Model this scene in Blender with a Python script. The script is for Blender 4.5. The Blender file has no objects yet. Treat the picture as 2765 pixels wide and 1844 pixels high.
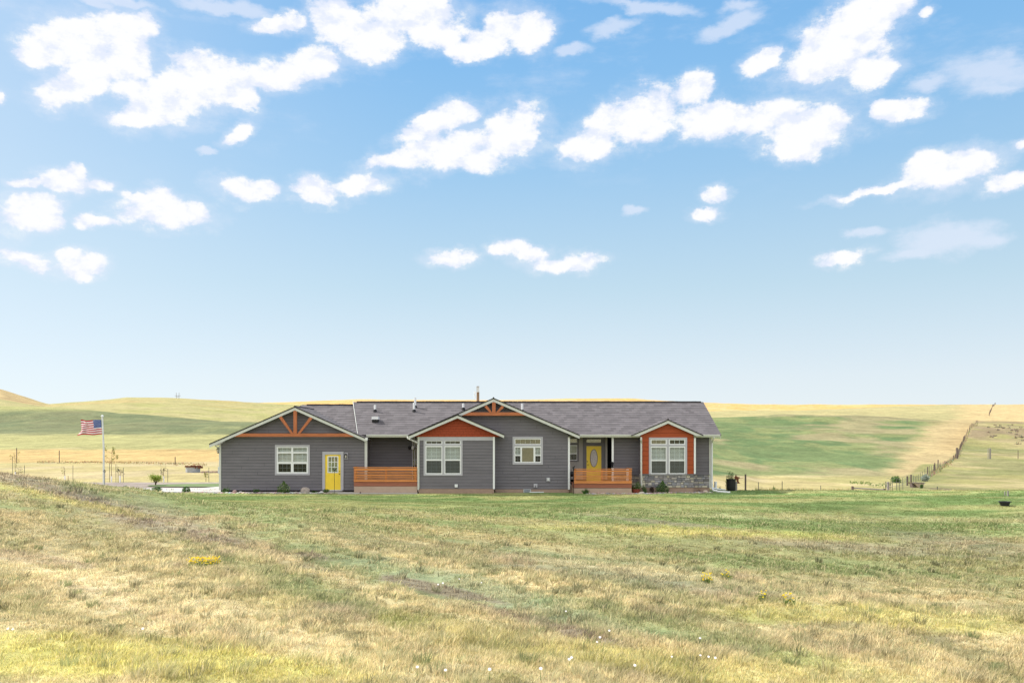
import bpy, math, random
import numpy as np
from mathutils import Vector
random.seed(7); rng = np.random.default_rng(7)
S = bpy.context.scene
COL = S.collection
R = math.radians

# ------------------------------------------------------------------ camera
H = 3.07; F = 2392.0; CU = 1382.5; VH = 1190.0
cd = bpy.data.cameras.new("camera"); cam = bpy.data.objects.new("camera", cd); COL.objects.link(cam)
cam.location = (0, 0, H); cam.rotation_euler = (R(90), 0, 0)
cd.sensor_width = 36; cd.lens = F / 2765 * 36; cd.shift_y = (VH - 922) / 2765
cd.clip_start = 0.5; cd.clip_end = 30000
S.camera = cam
S.view_settings.view_transform = 'Standard'; S.view_settings.look = 'None'
S.view_settings.exposure = 0.65; S.view_settings.gamma = 1
try: S.cycles.max_bounces = 6; S.cycles.transparent_max_bounces = 12
except Exception: pass

def X(u, y): return (u - CU) * y / F
def Z(v, y): return H + (VH - v) * y / F

# ------------------------------------------------------------------ sun
SUNDIR = Vector((-0.95, 0.46, 1.0)).normalized()
sl = bpy.data.lights.new("sun", 'SUN'); sl.energy = 4.2; sl.angle = R(0.6); sl.color = (1.0, 0.95, 0.87)
so = bpy.data.objects.new("sun", sl); COL.objects.link(so)
so.rotation_euler = SUNDIR.to_track_quat('Z', 'Y').to_euler()
SUN_EL = math.asin(SUNDIR.z); SUN_ROT = math.atan2(SUNDIR.x, SUNDIR.y)

# ------------------------------------------------------------------ world: nishita sky and cumulus clouds
w = bpy.data.worlds.new("World"); S.world = w; w.use_nodes = True
nt = w.node_tree; nt.nodes.clear(); N = nt.nodes; L = nt.links
def node(t, **k):
    n = N.new(t)
    for a, b in k.items(): setattr(n, a, b)
    return n
def mth(op, a, b=None, c=None, clamp=False):
    n = N.new('ShaderNodeMath'); n.operation = op; n.use_clamp = clamp
    for i, q in enumerate((a, b, c)):
        if q is None: continue
        if isinstance(q, (int, float)): n.inputs[i].default_value = q
        else: L.new(q, n.inputs[i])
    return n.outputs[0]
sky = node('ShaderNodeTexSky', sky_type='NISHITA', sun_disc=False, sun_elevation=SUN_EL, sun_rotation=SUN_ROT,
           altitude=900, air_density=1.0, dust_density=0.6, ozone_density=1.6)
tc = node('ShaderNodeTexCoord'); sep = node('ShaderNodeSeparateXYZ'); L.new(tc.outputs['Generated'], sep.inputs[0])
hx = mth('POWER', mth('ADD', mth('MULTIPLY', sep.outputs[0], sep.outputs[0]), mth('MULTIPLY', sep.outputs[1], sep.outputs[1])), 0.5)
az = mth('ARCTAN2', sep.outputs[0], sep.outputs[1])
el = mth('DIVIDE', sep.outputs[2], mth('MAXIMUM', hx, 0.02))
pc = node('ShaderNodeCombineXYZ'); L.new(az, pc.inputs[0]); L.new(el, pc.inputs[1])
# domain warp, so that the edges billow
def noise(vec, scale, detail, rough=0.55, sx=1, sy=1, sz=1):
    m = node('ShaderNodeMapping'); m.inputs['Scale'].default_value = (sx, sy, sz); L.new(vec, m.inputs[0])
    n = node('ShaderNodeTexNoise'); n.inputs['Scale'].default_value = scale; n.inputs['Detail'].default_value = detail
    n.inputs['Roughness'].default_value = rough; L.new(m.outputs[0], n.inputs['Vector']); return n
wn = noise(pc.outputs[0], 16, 7, 0.62, 1, 1.4)
wv = node('ShaderNodeVectorMath', operation='SUBTRACT'); L.new(wn.outputs['Color'], wv.inputs[0]); wv.inputs[1].default_value = (0.5, 0.5, 0.5)
ws = node('ShaderNodeVectorMath', operation='SCALE'); L.new(wv.outputs[0], ws.inputs[0]); ws.inputs['Scale'].default_value = 0.042
wa0 = node('ShaderNodeVectorMath', operation='ADD'); L.new(pc.outputs[0], wa0.inputs[0]); L.new(ws.outputs[0], wa0.inputs[1])
wa = node('ShaderNodeVectorMath', operation='MULTIPLY'); L.new(wa0.outputs[0], wa.inputs[0]); wa.inputs[1].default_value = (1, 1, 0)
A1 = [(320,200,195,115,10),(560,150,160,85,0),(600,250,125,90,30),(680,130,75,60,0),(140,250,70,55,40),(380,380,150,80,35),
 (260,450,95,62,20),(480,320,140,80,30),(800,420,240,115,35),(640,530,160,50,15),(1000,380,180,115,0),(1120,460,80,60,0),
 (1280,340,170,72,15),(1450,300,125,68,15),(880,300,90,55,20),(600,400,90,45,30),(1240,130,115,35,15),(1340,120,65,48,0),
 (1560,110,135,105,0),(1700,180,160,95,0),(1900,70,220,115,0),(1980,150,150,85,0),(1690,240,95,42,0),(2230,190,115,72,0),
 (2130,240,85,40,0),(2300,120,110,65,0),(1090,622,78,30,35),(1840,745,170,40,10),(2050,690,195,88,10),(2200,740,120,48,0),
 (2300,620,115,105,20),(2000,575,200,42,22),(2120,510,85,45,0),(2070,1180,108,36,0),(2325,1150,70,32,0),
 (300,840,115,58,0),(450,850,70,30,0),(130,840,75,22,0),(350,800,42,42,0),(125,975,135,78,0),(180,1010,95,45,0),
 (450,1025,115,34,0),(760,985,205,68,0),(740,900,85,42,0),(640,910,95,25,0),(900,970,65,32,0),(1130,865,125,50,0),
 (1225,870,65,42,0),(1440,890,115,55,0),(1660,860,125,48,10),(110,1180,135,36,-15),(370,1215,115,60,10),(360,1245,75,36,0),(300,1165,62,32,0),(0,440,30,28,0)]
A2 = [(80,150,115,80,0),(60,600,95,115,0),(330,670,125,72,15),(420,560,115,72,35),(600,540,185,112,20),(820,420,95,72,40),
 (950,540,205,85,0),(1150,540,165,88,0),(1350,600,205,105,0),(1300,690,140,52,0),(1450,570,115,62,0),(1640,60,230,135,35),
 (1500,220,240,135,25),(1640,320,125,85,0),(1400,340,125,62,0),(1150,280,95,48,25),(1720,20,125,115,0),(1910,60,45,42,0),
 (1800,500,135,48,5),(1700,510,65,45,0),(2000,790,210,80,8),(1900,760,95,62,0),(2140,760,85,75,0),(1700,870,210,22,8),
 (2300,840,135,36,0),(940,900,58,32,10),(890,980,82,32,0),(2330,655,50,30,30),
 (1515,1185,118,36,12),(60,1145,115,38,-10),(240,1205,165,42,3)]
A3 = [(2250,330,280,90,-15),(2250,400,210,50,0),(1900,380,100,45,0),(2020,1080,215,80,5),(1850,1170,180,32,8),(2200,1090,135,48,0),
 (450,140,130,38,15),(600,30,260,34,-10),(1000,120,160,42,15),(1060,30,90,38,0),(270,235,80,25,0),(560,955,65,22,15),(1620,1060,90,28,0)]
A4 = [(430,20,120,34,-20),(1000,20,270,34,-5),(540,10,200,25,0),(950,710,45,20,0)]
def blobs(lst):
    cur = None
    for (cx, cy, rx, ry, rot) in lst:
        tu = (cx - CU) / F; a = math.atan(tu); e = (VH - cy) / F * math.cos(a)
        m = node('ShaderNodeMapping', vector_type='TEXTURE')
        m.inputs['Location'].default_value = (a, e, 0); m.inputs['Rotation'].default_value = (0, 0, R(rot))
        m.inputs['Scale'].default_value = (rx / F * math.cos(a) ** 2 * 1.20, ry / F * math.cos(a) * 1.22, 1)
        if cur is None: L.new(wa.outputs[0], m.inputs[0])
        else:      # tied to the blob before it, so that the shader is evaluated one blob at a time
            ma = node('ShaderNodeVectorMath', operation='MULTIPLY_ADD'); L.new(cur, ma.inputs[0]); ma.inputs[1].default_value = (1e-7, 0, 0); L.new(wa.outputs[0], ma.inputs[2]); L.new(ma.outputs[0], m.inputs[0])
        ln = node('ShaderNodeVectorMath', operation='LENGTH'); L.new(m.outputs[0], ln.inputs[0])
        cur = ln.outputs['Value'] if cur is None else mth('SMOOTH_MIN', cur, ln.outputs['Value'], 0.38)
    return cur
conv = lambda l, off: [(off + x / 1.7, y / 1.7, rx / 1.7, ry / 1.7, r) for x, y, rx, ry, r in l]
solid = blobs(conv(A1, 0) + conv(A2, 1382)); thin = blobs(conv(A3, 1382) + conv(A4, 0))
n2 = noise(pc.outputs[0], 24, 9, 0.66, 1, 1.3)
pup = node('ShaderNodeVectorMath', operation='ADD'); L.new(pc.outputs[0], pup.inputs[0]); pup.inputs[1].default_value = (-0.006, 0.011, 0)
n2u = noise(pup.outputs[0], 24, 5, 0.6, 1, 1.3)      # the same billows a little higher up: tells tops from undersides
n3 = noise(pc.outputs[0], 8, 7, 0.66, 1, 2.4)
def sstep(v, a, b):
    m = node('ShaderNodeMapRange', interpolation_type='SMOOTHSTEP'); m.inputs['From Min'].default_value = a; m.inputs['From Max'].default_value = b
    L.new(v, m.inputs[0]); return m.outputs[0]
dens = mth('ADD', mth('SUBTRACT', 1.0, solid), mth('MULTIPLY', mth('SUBTRACT', n2.outputs[0], 0.5), 1.5))
al1 = mth('MAXIMUM', sstep(dens, -0.07, 0.36), mth('MULTIPLY', sstep(mth('ADD', dens, mth('MULTIPLY', mth('SUBTRACT', n3.outputs[0], 0.5), 1.6)), -0.5, 0.4), 0.40))
dthin = mth('ADD', mth('SUBTRACT', 1.0, thin), mth('MULTIPLY', mth('SUBTRACT', n3.outputs[0], 0.5), 2.2))
al2 = mth('MULTIPLY', sstep(dthin, -0.1, 0.7), 0.62)
cir = mth('MULTIPLY', sstep(n3.outputs[0], 0.5, 0.78), mth('MULTIPLY', sstep(el, 0.2, 0.48), 0.35))
# unseen cumulus added overhead and behind the camera, to light the shaded house front
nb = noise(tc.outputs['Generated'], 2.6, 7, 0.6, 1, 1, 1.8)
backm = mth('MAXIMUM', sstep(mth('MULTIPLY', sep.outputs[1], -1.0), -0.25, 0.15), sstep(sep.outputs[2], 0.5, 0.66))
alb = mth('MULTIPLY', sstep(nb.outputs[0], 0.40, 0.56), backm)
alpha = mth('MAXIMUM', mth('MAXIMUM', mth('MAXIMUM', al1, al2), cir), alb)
# grade of the clear sky with elevation: whitish near the horizon, soft blue above
ramp = node('ShaderNodeValToRGB'); L.new(el, ramp.inputs[0])
cr = ramp.color_ramp
while len(cr.elements) < 6: cr.elements.new(0.5)
for e_, (p, c) in zip(cr.elements, [(0.0, (.80,.86,.91)), (0.07, (.74,.82,.88)), (0.17, (.54,.72,.83)), (0.30, (.35,.60,.85)), (0.42, (.245,.525,.86)), (0.55, (.18,.455,.83))]):
    e_.position = p; e_.color = c + (1,)
gm = node('ShaderNodeMixRGB', blend_type='MIX'); gm.inputs[0].default_value = 0.86
skm = node('ShaderNodeVectorMath', operation='SCALE'); skm.inputs['Scale'].default_value = 0.10; L.new(sky.outputs[0], skm.inputs[0])
grs = node('ShaderNodeVectorMath', operation='SCALE'); grs.inputs['Scale'].default_value = 0.66; L.new(ramp.outputs[0], grs.inputs[0])
glow = node('ShaderNodeMixRGB'); L.new(mth('MULTIPLY', sstep(mth('MULTIPLY', az, -1.0), 0.05, 0.75), 0.55), glow.inputs[0]); L.new(grs.outputs[0], glow.inputs[1]); glow.inputs[2].default_value = (.50,.565,.62,1)
L.new(skm.outputs[0], gm.inputs[1]); L.new(glow.outputs[0], gm.inputs[2])
cc = node('ShaderNodeMixRGB'); cc.inputs[1].default_value = (.52,.555,.64,1); cc.inputs[2].default_value = (.635,.64,.65,1); L.new(sstep(mth('ADD', dens, mth('MULTIPLY', mth('SUBTRACT', n2.outputs[0], n2u.outputs[0]), 3.2)), -0.1, 0.7), cc.inputs[0])
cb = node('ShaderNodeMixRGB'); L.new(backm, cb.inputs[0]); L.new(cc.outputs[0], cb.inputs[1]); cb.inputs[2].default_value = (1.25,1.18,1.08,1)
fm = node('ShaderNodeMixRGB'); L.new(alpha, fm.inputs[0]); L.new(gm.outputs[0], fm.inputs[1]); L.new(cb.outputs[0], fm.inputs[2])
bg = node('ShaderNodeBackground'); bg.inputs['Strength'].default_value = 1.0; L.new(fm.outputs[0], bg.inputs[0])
wo = node('ShaderNodeOutputWorld'); L.new(bg.outputs[0], wo.inputs[0])
try: w.cycles.sampling_method = 'MANUAL'; w.cycles.sample_map_resolution = 512
except Exception: pass

# ------------------------------------------------------------------ materials
MATS = {}
def mat(name, color=(.5,.5,.5), rough=0.7, metal=0.0, attr=None, nscale=None, namt=0.25, bump=0.0, spec=0.3, trans=0.0, stretch=(1,1,1), dark=None):
    m = bpy.data.materials.new(name); m.use_nodes = True; t = m.node_tree; b = t.nodes['Principled BSDF']
    b.inputs['Base Color'].default_value = (*color, 1); b.inputs['Roughness'].default_value = rough; b.inputs['Metallic'].default_value = metal
    b.inputs['Specular IOR Level'].default_value = spec
    src = None
    if attr:
        a = t.nodes.new('ShaderNodeAttribute'); a.attribute_name = attr; src = a.outputs['Color']
    if nscale:
        tcn = t.nodes.new('ShaderNodeTexCoord'); mp = t.nodes.new('ShaderNodeMapping'); mp.inputs['Scale'].default_value = stretch
        t.links.new(tcn.outputs['Object'], mp.inputs[0])
        n = t.nodes.new('ShaderNodeTexNoise'); n.inputs['Scale'].default_value = nscale; n.inputs['Detail'].default_value = 6; n.inputs['Roughness'].default_value = 0.65
        t.links.new(mp.outputs[0], n.inputs['Vector'])
        mr = t.nodes.new('ShaderNodeMapRange'); mr.inputs['From Min'].default_value = 0.3; mr.inputs['From Max'].default_value = 0.7
        mr.inputs['To Min'].default_value = 1 - namt; mr.inputs['To Max'].default_value = 1 + namt
        t.links.new(n.outputs[0], mr.inputs[0])
        vm = t.nodes.new('ShaderNodeVectorMath'); vm.operation = 'SCALE'; t.links.new(mr.outputs[0], vm.inputs['Scale'])
        if src: t.links.new(src, vm.inputs[0])
        else: vm.inputs[0].default_value = color
        src = vm.outputs[0]
        if bump:
            bp = t.nodes.new('ShaderNodeBump'); bp.inputs['Strength'].default_value = bump; bp.inputs['Distance'].default_value = 0.02
            t.links.new(n.outputs[0], bp.inputs['Height']); t.links.new(bp.outputs[0], b.inputs['Normal'])
    if src: t.links.new(src, b.inputs['Base Color'])
    if trans:
        tr = t.nodes.new('ShaderNodeBsdfTranslucent'); mx = t.nodes.new('ShaderNodeMixShader'); mx.inputs[0].default_value = trans
        if src: t.links.new(src, tr.inputs[0])
        else: tr.inputs[0].default_value = (*color, 1)
        o = t.nodes['Material Output']; t.links.new(b.outputs[0], mx.inputs[1]); t.links.new(tr.outputs[0], mx.inputs[2]); t.links.new(mx.outputs[0], o.inputs[0])
    MATS[name] = m; return m
SID = mat('siding', (.155,.147,.166), .72, nscale=.9, namt=.11, stretch=(1,1,5))
SIDG = mat('side_lap_shade', (.03,.029,.032), .9)
RED = mat('red_siding', (.33,.068,.022), .75, nscale=2.5, namt=.12, stretch=(1,1,3))
SHAKE = mat('red_shake', (.30,.055,.022), .8, nscale=6, namt=.22, stretch=(1.6,1,3))
REDG = mat('red_lap_shade', (.07,.02,.012), .9)
TRIM = mat('trim', (.42,.415,.46), .6, nscale=4, namt=.05)
FAS = mat('fascia', (.56,.575,.55), .55, nscale=3, namt=.05)
WHITE = mat('white_paint', (.74,.76,.78), .4, nscale=5, namt=.03)
CEDAR = mat('cedar', (.40,.135,.055), .65, nscale=2.0, namt=.3, stretch=(1,6,14))
CEDARV = mat('cedar_upright', (.42,.14,.06), .65, nscale=2.0, namt=.3, stretch=(14,6,1))
RAIL = mat('rail_wood', (.56,.215,.065), .55, nscale=1.8, namt=.28, stretch=(1,6,18))
RIM = mat('rim_wood', (.30,.115,.07), .7, nscale=2, namt=.22, stretch=(1,6,12))
CONC = mat('foundation_concrete', (.33,.235,.185), .9, nscale=5, namt=.12)
PORCHC = mat('porch_base', (.42,.32,.25), .9, nscale=3, namt=.08)
YEL = mat('yellow_paint', (.86,.63,.06), .4, nscale=2, namt=.05)
GREYD = mat('door_surround', (.16,.155,.17), .7, nscale=3, namt=.06)
PALE = mat('pale_wall', (.36,.345,.33), .7, nscale=3, namt=.05)
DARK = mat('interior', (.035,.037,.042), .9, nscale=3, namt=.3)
BLIND = mat('blind', (.82,.82,.78), .6)
BLACK = mat('black_metal', (.012,.012,.014), .45, nscale=8, namt=.3)
GALV = mat('galvanised', (.62,.64,.66), .4, metal=.3, nscale=4, namt=.12)
LID = mat('vent_metal', (.70,.71,.73), .35, nscale=4, namt=.05)
RUST = mat('rust', (.16,.06,.03), .9, nscale=10, namt=.4)
WOOD = mat('weathered_wood', (.13,.10,.09), .9, nscale=4, namt=.4, stretch=(8,8,1))
WOODG = mat('grey_wood', (.27,.25,.24), .9, nscale=4, namt=.35, stretch=(8,8,1))
POLEW = mat('pole_wood', (.27,.17,.11), .9, nscale=4, namt=.4, stretch=(8,8,1))
STEEL = mat('post_steel', (.10,.11,.09), .7, nscale=6, namt=.3)
WIRE = mat('wire', (.20,.19,.18), .5, metal=.5)
TUBE = mat('tree_guard', (.80,.79,.82), .5)
SLAB = mat('slab_concrete', (.40,.39,.375), .8, nscale=1.2, namt=.05)
ROCK = mat('rock', (.3,.27,.24), .9, attr='Col', nscale=12, namt=.25, bump=.3)
STONE = mat('stone', (.3,.3,.3), .85, attr='Col', nscale=9, namt=.16, bump=.25)
MORT = mat('mortar', (.16,.155,.15), .95)
LEAF = mat('leaf', (.1,.15,.04), .55, attr='Col', trans=.3)
GRASS = mat('grass_blades', (.3,.3,.1), .75, attr='Col', trans=.42, spec=.1)
BARK = mat('bark', (.12,.085,.06), .95, nscale=9, namt=.3)
LEAD = mat('lamp_glass', (.55,.52,.45), .2)
BLUEV = mat('vent_louvre', (.12,.15,.19), .5, nscale=8, namt=.2)
RUBBER = mat('rubber', (.02,.022,.03), .5)
TERRA = mat('terracotta', (.25,.06,.04), .8, nscale=6, namt=.2)
OVALG = mat('leaded_glass', (.50,.47,.46), .25, nscale=18, namt=.3)
FLAGM = mat('flag_cloth', (.8,.8,.8), .8, attr='Col', trans=.2)

def glassmat(name, refl, tint, rgh=0.03):
    m = bpy.data.materials.new(name); m.use_nodes = True; t = m.node_tree; t.nodes.clear()
    g = t.nodes.new('ShaderNodeBsdfGlossy'); g.inputs['Roughness'].default_value = rgh; g.inputs[0].default_value = (.95,.97,1,1)
    tr = t.nodes.new('ShaderNodeBsdfTransparent'); tr.inputs[0].default_value = (*tint, 1)
    mx = t.nodes.new('ShaderNodeMixShader'); mx.inputs[0].default_value = refl
    n = t.nodes.new('ShaderNodeTexNoise'); n.inputs['Scale'].default_value = 1.6
    tcn = t.nodes.new('ShaderNodeTexCoord'); t.links.new(tcn.outputs['Object'], n.inputs['Vector'])
    bp = t.nodes.new('ShaderNodeBump'); bp.inputs['Strength'].default_value = .12; bp.inputs['Distance'].default_value = .02
    t.links.new(n.outputs[0], bp.inputs['Height']); t.links.new(bp.outputs[0], g.inputs['Normal'])
    o = t.nodes.new('ShaderNodeOutputMaterial')
    t.links.new(tr.outputs[0], mx.inputs[1]); t.links.new(g.outputs[0], mx.inputs[2]); t.links.new(mx.outputs[0], o.inputs[0]); return m
GLASS = glassmat('glass', .17, (.82,.88,.88))
GLASSR = glassmat('glass_strong', .5, (.7,.75,.78))
SCREEN = glassmat('insect_screen', .07, (.30,.33,.35), .15)

def shingles():
    m = bpy.data.materials.new('shingles'); m.use_nodes = True; t = m.node_tree; b = t.nodes['Principled BSDF']
    b.inputs['Roughness'].default_value = .9; b.inputs['Specular IOR Level'].default_value = .15
    uv = t.nodes.new('ShaderNodeUVMap'); uv.uv_map = 'UVMap'
    br = t.nodes.new('ShaderNodeTexBrick'); br.offset = .5; br.inputs['Scale'].default_value = 1
    br.inputs['Brick Width'].default_value = .34; br.inputs['Row Height'].default_value = .30; br.inputs['Mortar Size'].default_value = 0.0
    br.inputs['Mortar Smooth'].default_value = .4; br.inputs['Bias'].default_value = 0
    br.inputs['Color1'].default_value = (.105,.097,.104,1); br.inputs['Color2'].default_value = (.148,.137,.146,1); br.inputs['Mortar'].default_value = (.05,.045,.055,1)
    nz = t.nodes.new('ShaderNodeTexNoise'); nz.inputs['Scale'].default_value = 1.1; nz.inputs['Detail'].default_value = 8; nz.inputs['Roughness'].default_value = .75
    ad = t.nodes.new('ShaderNodeVectorMath'); ad.operation = 'MULTIPLY_ADD'
    t.links.new(nz.outputs['Color'], ad.inputs[0]); ad.inputs[1].default_value = (.3,.0,0); t.links.new(uv.outputs[0], ad.inputs[2])
    t.links.new(uv.outputs[0], nz.inputs['Vector']); t.links.new(ad.outputs[0], br.inputs['Vector'])
    mr = t.nodes.new('ShaderNodeMapRange'); mr.inputs['From Min'].default_value = .3; mr.inputs['From Max'].default_value = .7; mr.inputs['To Min'].default_value = .86; mr.inputs['To Max'].default_value = 1.14
    t.links.new(nz.outputs[0], mr.inputs[0])
    sc = t.nodes.new('ShaderNodeVectorMath'); sc.operation = 'SCALE'; t.links.new(br.outputs[0], sc.inputs[0]); t.links.new(mr.outputs[0], sc.inputs['Scale'])
    sx_ = t.nodes.new('ShaderNodeSeparateXYZ'); t.links.new(uv.outputs[0], sx_.inputs[0])
    def M(op, a, v): q = t.nodes.new('ShaderNodeMath'); q.operation = op; t.links.new(a, q.inputs[0]); q.inputs[1].default_value = v; return q.outputs[0]
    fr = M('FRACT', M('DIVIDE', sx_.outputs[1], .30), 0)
    row_shade = t.nodes.new('ShaderNodeMapRange'); row_shade.inputs['From Min'].default_value = .0; row_shade.inputs['From Max'].default_value = .5; row_shade.inputs['To Min'].default_value = .25; row_shade.inputs['To Max'].default_value = 1.08  # row shadow under each shingle course, darkened into the base colour
    t.links.new(fr, row_shade.inputs[0]); s2 = t.nodes.new('ShaderNodeVectorMath'); s2.operation = 'SCALE'; t.links.new(sc.outputs[0], s2.inputs[0]); t.links.new(row_shade.outputs[0], s2.inputs['Scale'])
    t.links.new(s2.outputs[0], b.inputs['Base Color']); return m
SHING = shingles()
CAP = mat('ridge_cap', (.06,.055,.06), .9, nscale=6, namt=.4)

# ------------------------------------------------------------------ mesh helpers
class MB:
    def __init__(s): s.v = []; s.f = []; s.c = []; s.uv = []
    def add(s, vs, fs, col=None, uv=None):
        o = len(s.v); s.v += [tuple(p) for p in vs]
        for i, f in enumerate(fs):
            s.f.append([o + k for k in f]); s.c.append(col or (.5,.5,.5)); s.uv.append(uv[i] if uv else None)
        return s
    def box(s, x0, x1, y0, y1, z0, z1, col=None):
        if x0 > x1: x0, x1 = x1, x0
        if y0 > y1: y0, y1 = y1, y0
        if z0 > z1: z0, z1 = z1, z0
        return s.add([(x0,y0,z0),(x1,y0,z0),(x1,y1,z0),(x0,y1,z0),(x0,y0,z1),(x1,y0,z1),(x1,y1,z1),(x0,y1,z1)],
              [(0,3,2,1),(4,5,6,7),(0,1,5,4),(1,2,6,5),(2,3,7,6),(3,0,4,7)], col)
    def prism(s, pts, y0, y1, col=None):      # polygon in the x-z plane, extruded in y
        n = len(pts); vs = [(p[0], y0, p[1]) for p in pts] + [(p[0], y1, p[1]) for p in pts]
        fs = [tuple(range(n)), tuple(range(2*n-1, n-1, -1))] + [(i, i+n, (i+1)%n+n, (i+1)%n) for i in range(n)]
        return s.add(vs, fs, col)
    def tube(s, path, rad, n=8, col=None, cap=True):
        if not isinstance(rad, (list, tuple)): rad = [rad]*len(path)
        P = [Vector(p) for p in path]; rings = []
        for i, p in enumerate(P):
            d = (P[min(i+1, len(P)-1)] - P[max(i-1, 0)]).normalized()
            a = d.cross(Vector((0,0,1))) if abs(d.z) < .9 else d.cross(Vector((0,1,0)))
            a.normalize(); b = d.cross(a)
            rings.append([p + (a*math.cos(2*math.pi*k/n) + b*math.sin(2*math.pi*k/n))*rad[i] for k in range(n)])
        vs = [q for r in rings for q in r]; fs = []
        for i in range(len(P)-1):
            for k in range(n): fs.append((i*n+k, i*n+(k+1)%n, (i+1)*n+(k+1)%n, (i+1)*n+k))
        if cap: fs.append(tuple(range(n-1, -1, -1))); fs.append(tuple((len(P)-1)*n + k for k in range(n)))
        return s.add(vs, fs, col)
    def lathe(s, prof, c, n=16, col=None):    # prof: (radius, z)
        vs = []; fs = []
        for r, z in prof:
            for k in range(n): vs.append((c[0]+r*math.cos(2*math.pi*k/n), c[1]+r*math.sin(2*math.pi*k/n), c[2]+z))
        for i in range(len(prof)-1):
            for k in range(n): fs.append((i*n+k, i*n+(k+1)%n, (i+1)*n+(k+1)%n, (i+1)*n+k))
        return s.add(vs, fs, col)
    def build(s, name, m, parent=None, smooth=False):
        me = bpy.data.meshes.new(name); me.from_pydata(s.v, [], s.f)
        if any(u for u in s.uv):
            ul = me.uv_layers.new(name='UVMap'); k = 0
            for f, u in zip(s.f, s.uv):
                for j in range(len(f)):
                    ul.data[k].uv = u[j] if u else (0, 0); k += 1
        ca = me.color_attributes.new('Col', 'FLOAT_COLOR', 'CORNER'); arr = []
        for f, c in zip(s.f, s.c): arr += [c[0], c[1], c[2], 1.0]*len(f)
        ca.data.foreach_set('color', arr)
        me.materials.append(m)
        if smooth:
            for p in me.polygons: p.use_smooth = True
        me.update()
        o = bpy.data.objects.new(name, me); COL.objects.link(o)
        if parent:
            o.parent = parent
            if parent.type == 'EMPTY' or True: o.matrix_parent_inverse = Vector((0,0,0)) and o.matrix_parent_inverse
        return o
def tag(o, label=None, cat=None, group=None, kind=None):
    if label: o['label'] = label
    if cat: o['category'] = cat
    if group: o['group'] = group
    if kind: o['kind'] = kind
    return o
def thing(name, label, cat, loc=(0,0,0), group=None):
    o = bpy.data.objects.new(name, None); COL.objects.link(o); o.location = loc; o.empty_display_size = .2
    return tag(o, label, cat, group)

# ------------------------------------------------------------------ noise
def _h(ix, iy, s):
    a = (ix.astype(np.int64)*374761393 + iy.astype(np.int64)*668265263 + s*1442695041) & 0xffffffff
    a = ((a ^ (a >> 13)) * 1274126177) & 0xffffffff
    return ((a ^ (a >> 16)) & 0xffff) / 65535.0
def vn(x, y, s=0):
    ix = np.floor(x); iy = np.floor(y); fx = x-ix; fy = y-iy; fx = fx*fx*(3-2*fx); fy = fy*fy*(3-2*fy)
    return (_h(ix,iy,s)*(1-fx)+_h(ix+1,iy,s)*fx)*(1-fy) + (_h(ix,iy+1,s)*(1-fx)+_h(ix+1,iy+1,s)*fx)*fy
def fbm(x, y, s=0, o=4):
    t = 0; a = .5; n = 0
    for i in range(o): t = t + a*vn(x*2**i+i*17.3, y*2**i-i*9.1, s+i); n += a; a *= .55
    return t/n
def ss(a, b, x): t = np.clip((x-a)/(b-a), 0, 1); return t*t*(3-2*t)

# ------------------------------------------------------------------ terrain height
PU = np.array([-2600,-1382,-1252,-1157,-1042,-900,-782,-600,-430,-150,0,160,318,420,520,670,900,1080,1180,1258,1310,1382,2600], float)
def crest(vals):
    d = dict(vals); k = sorted(d); return np.array([np.interp(p, k, [d[q] for q in k]) for p in PU])
V3 = crest([(-2600,1060),(-1382,1095),(-1252,1094),(-700,1088),(-532,1084),(-442,1079),(-332,1077),(-232,1080),(18,1080),(158,1076),(318,1076),(418,1083),(518,1087),(668,1092),(1018,1092),(1218,1093),(1382,1092),(2600,1075)])
V2 = crest([(-2600,940),(-1500,1030),(-1382,1051),(-1340,1063),(-1290,1082),(-1252,1091),(-1180,1088),(-1110,1078),(-1042,1073.5),(-900,1076),(-782,1082),(-702,1087),(-600,1092),(-300,1100),(300,1105),(518,1110),(820,1109),(1018,1098),(1158,1093.5),(1382,1092.5),(2600,1085)])
V1 = crest([(-2600,1095),(-1382,1098),(-1252,1103),(-1157,1109),(-1000,1117),(-782,1137),(-600,1142),(0,1150),(400,1135),(518,1126),(718,1121),(900,1122),(1118,1133),(1258,1137),(1382,1137),(2600,1130)])
ROWY = [58, 64, 80, 105, 130, 170, 230, 300, 380, 440, 620, 820, 1000, 1100, 1400]
tl = {  # image row at each distance, left part and right part
 'L': [1317, 1305, 1281.5, 1260, 1247, 1222, 1200, None, None, None, None, None],
 'R': [1318, 1331, 1322, 1300, 1283, 1240, 1190, None]}
def rowv(i):
    y = ROWY[i]; out = []
    for p, v1, v2, v3 in zip(PU, V1, V2, V3):
        r = np.clip((p - 450) / 200, 0, 1); r2 = np.clip((p-700)/350, 0, 1)
        Lv = {58:1316.6, 64:1304.7, 80:1281.8, 105:1260, 130:1246, 170:1215, 230:1180, 300:1148}.get(y)
        Rv = {58:1329-0*r2, 64:1331, 80:1325, 105:1304, 130:1282, 170:1238, 230:1188, 300:1152}.get(y)
        if y <= 300: v = Lv*(1-r)+Rv*r; v = v if y < 230 else max(v, v1+ (8 if y == 300 else 20))
        elif y == 380: v = v1
        elif y == 440: v = v1 + 5
        elif y == 620: v = v1*.45+v2*.55 + 4
        elif y == 820: v = v2*.85+v1*.15
        elif y == 1000: v = v2
        elif y == 1100: v = max(v2+3, v3+4) if v2 < v3+6 else v2+1
        elif y == 1400: v = v3
        out.append(v)
    return out
TBL = np.array([rowv(i) for i in range(len(ROWY))])
LY = np.log(np.array(ROWY, float))
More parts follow.
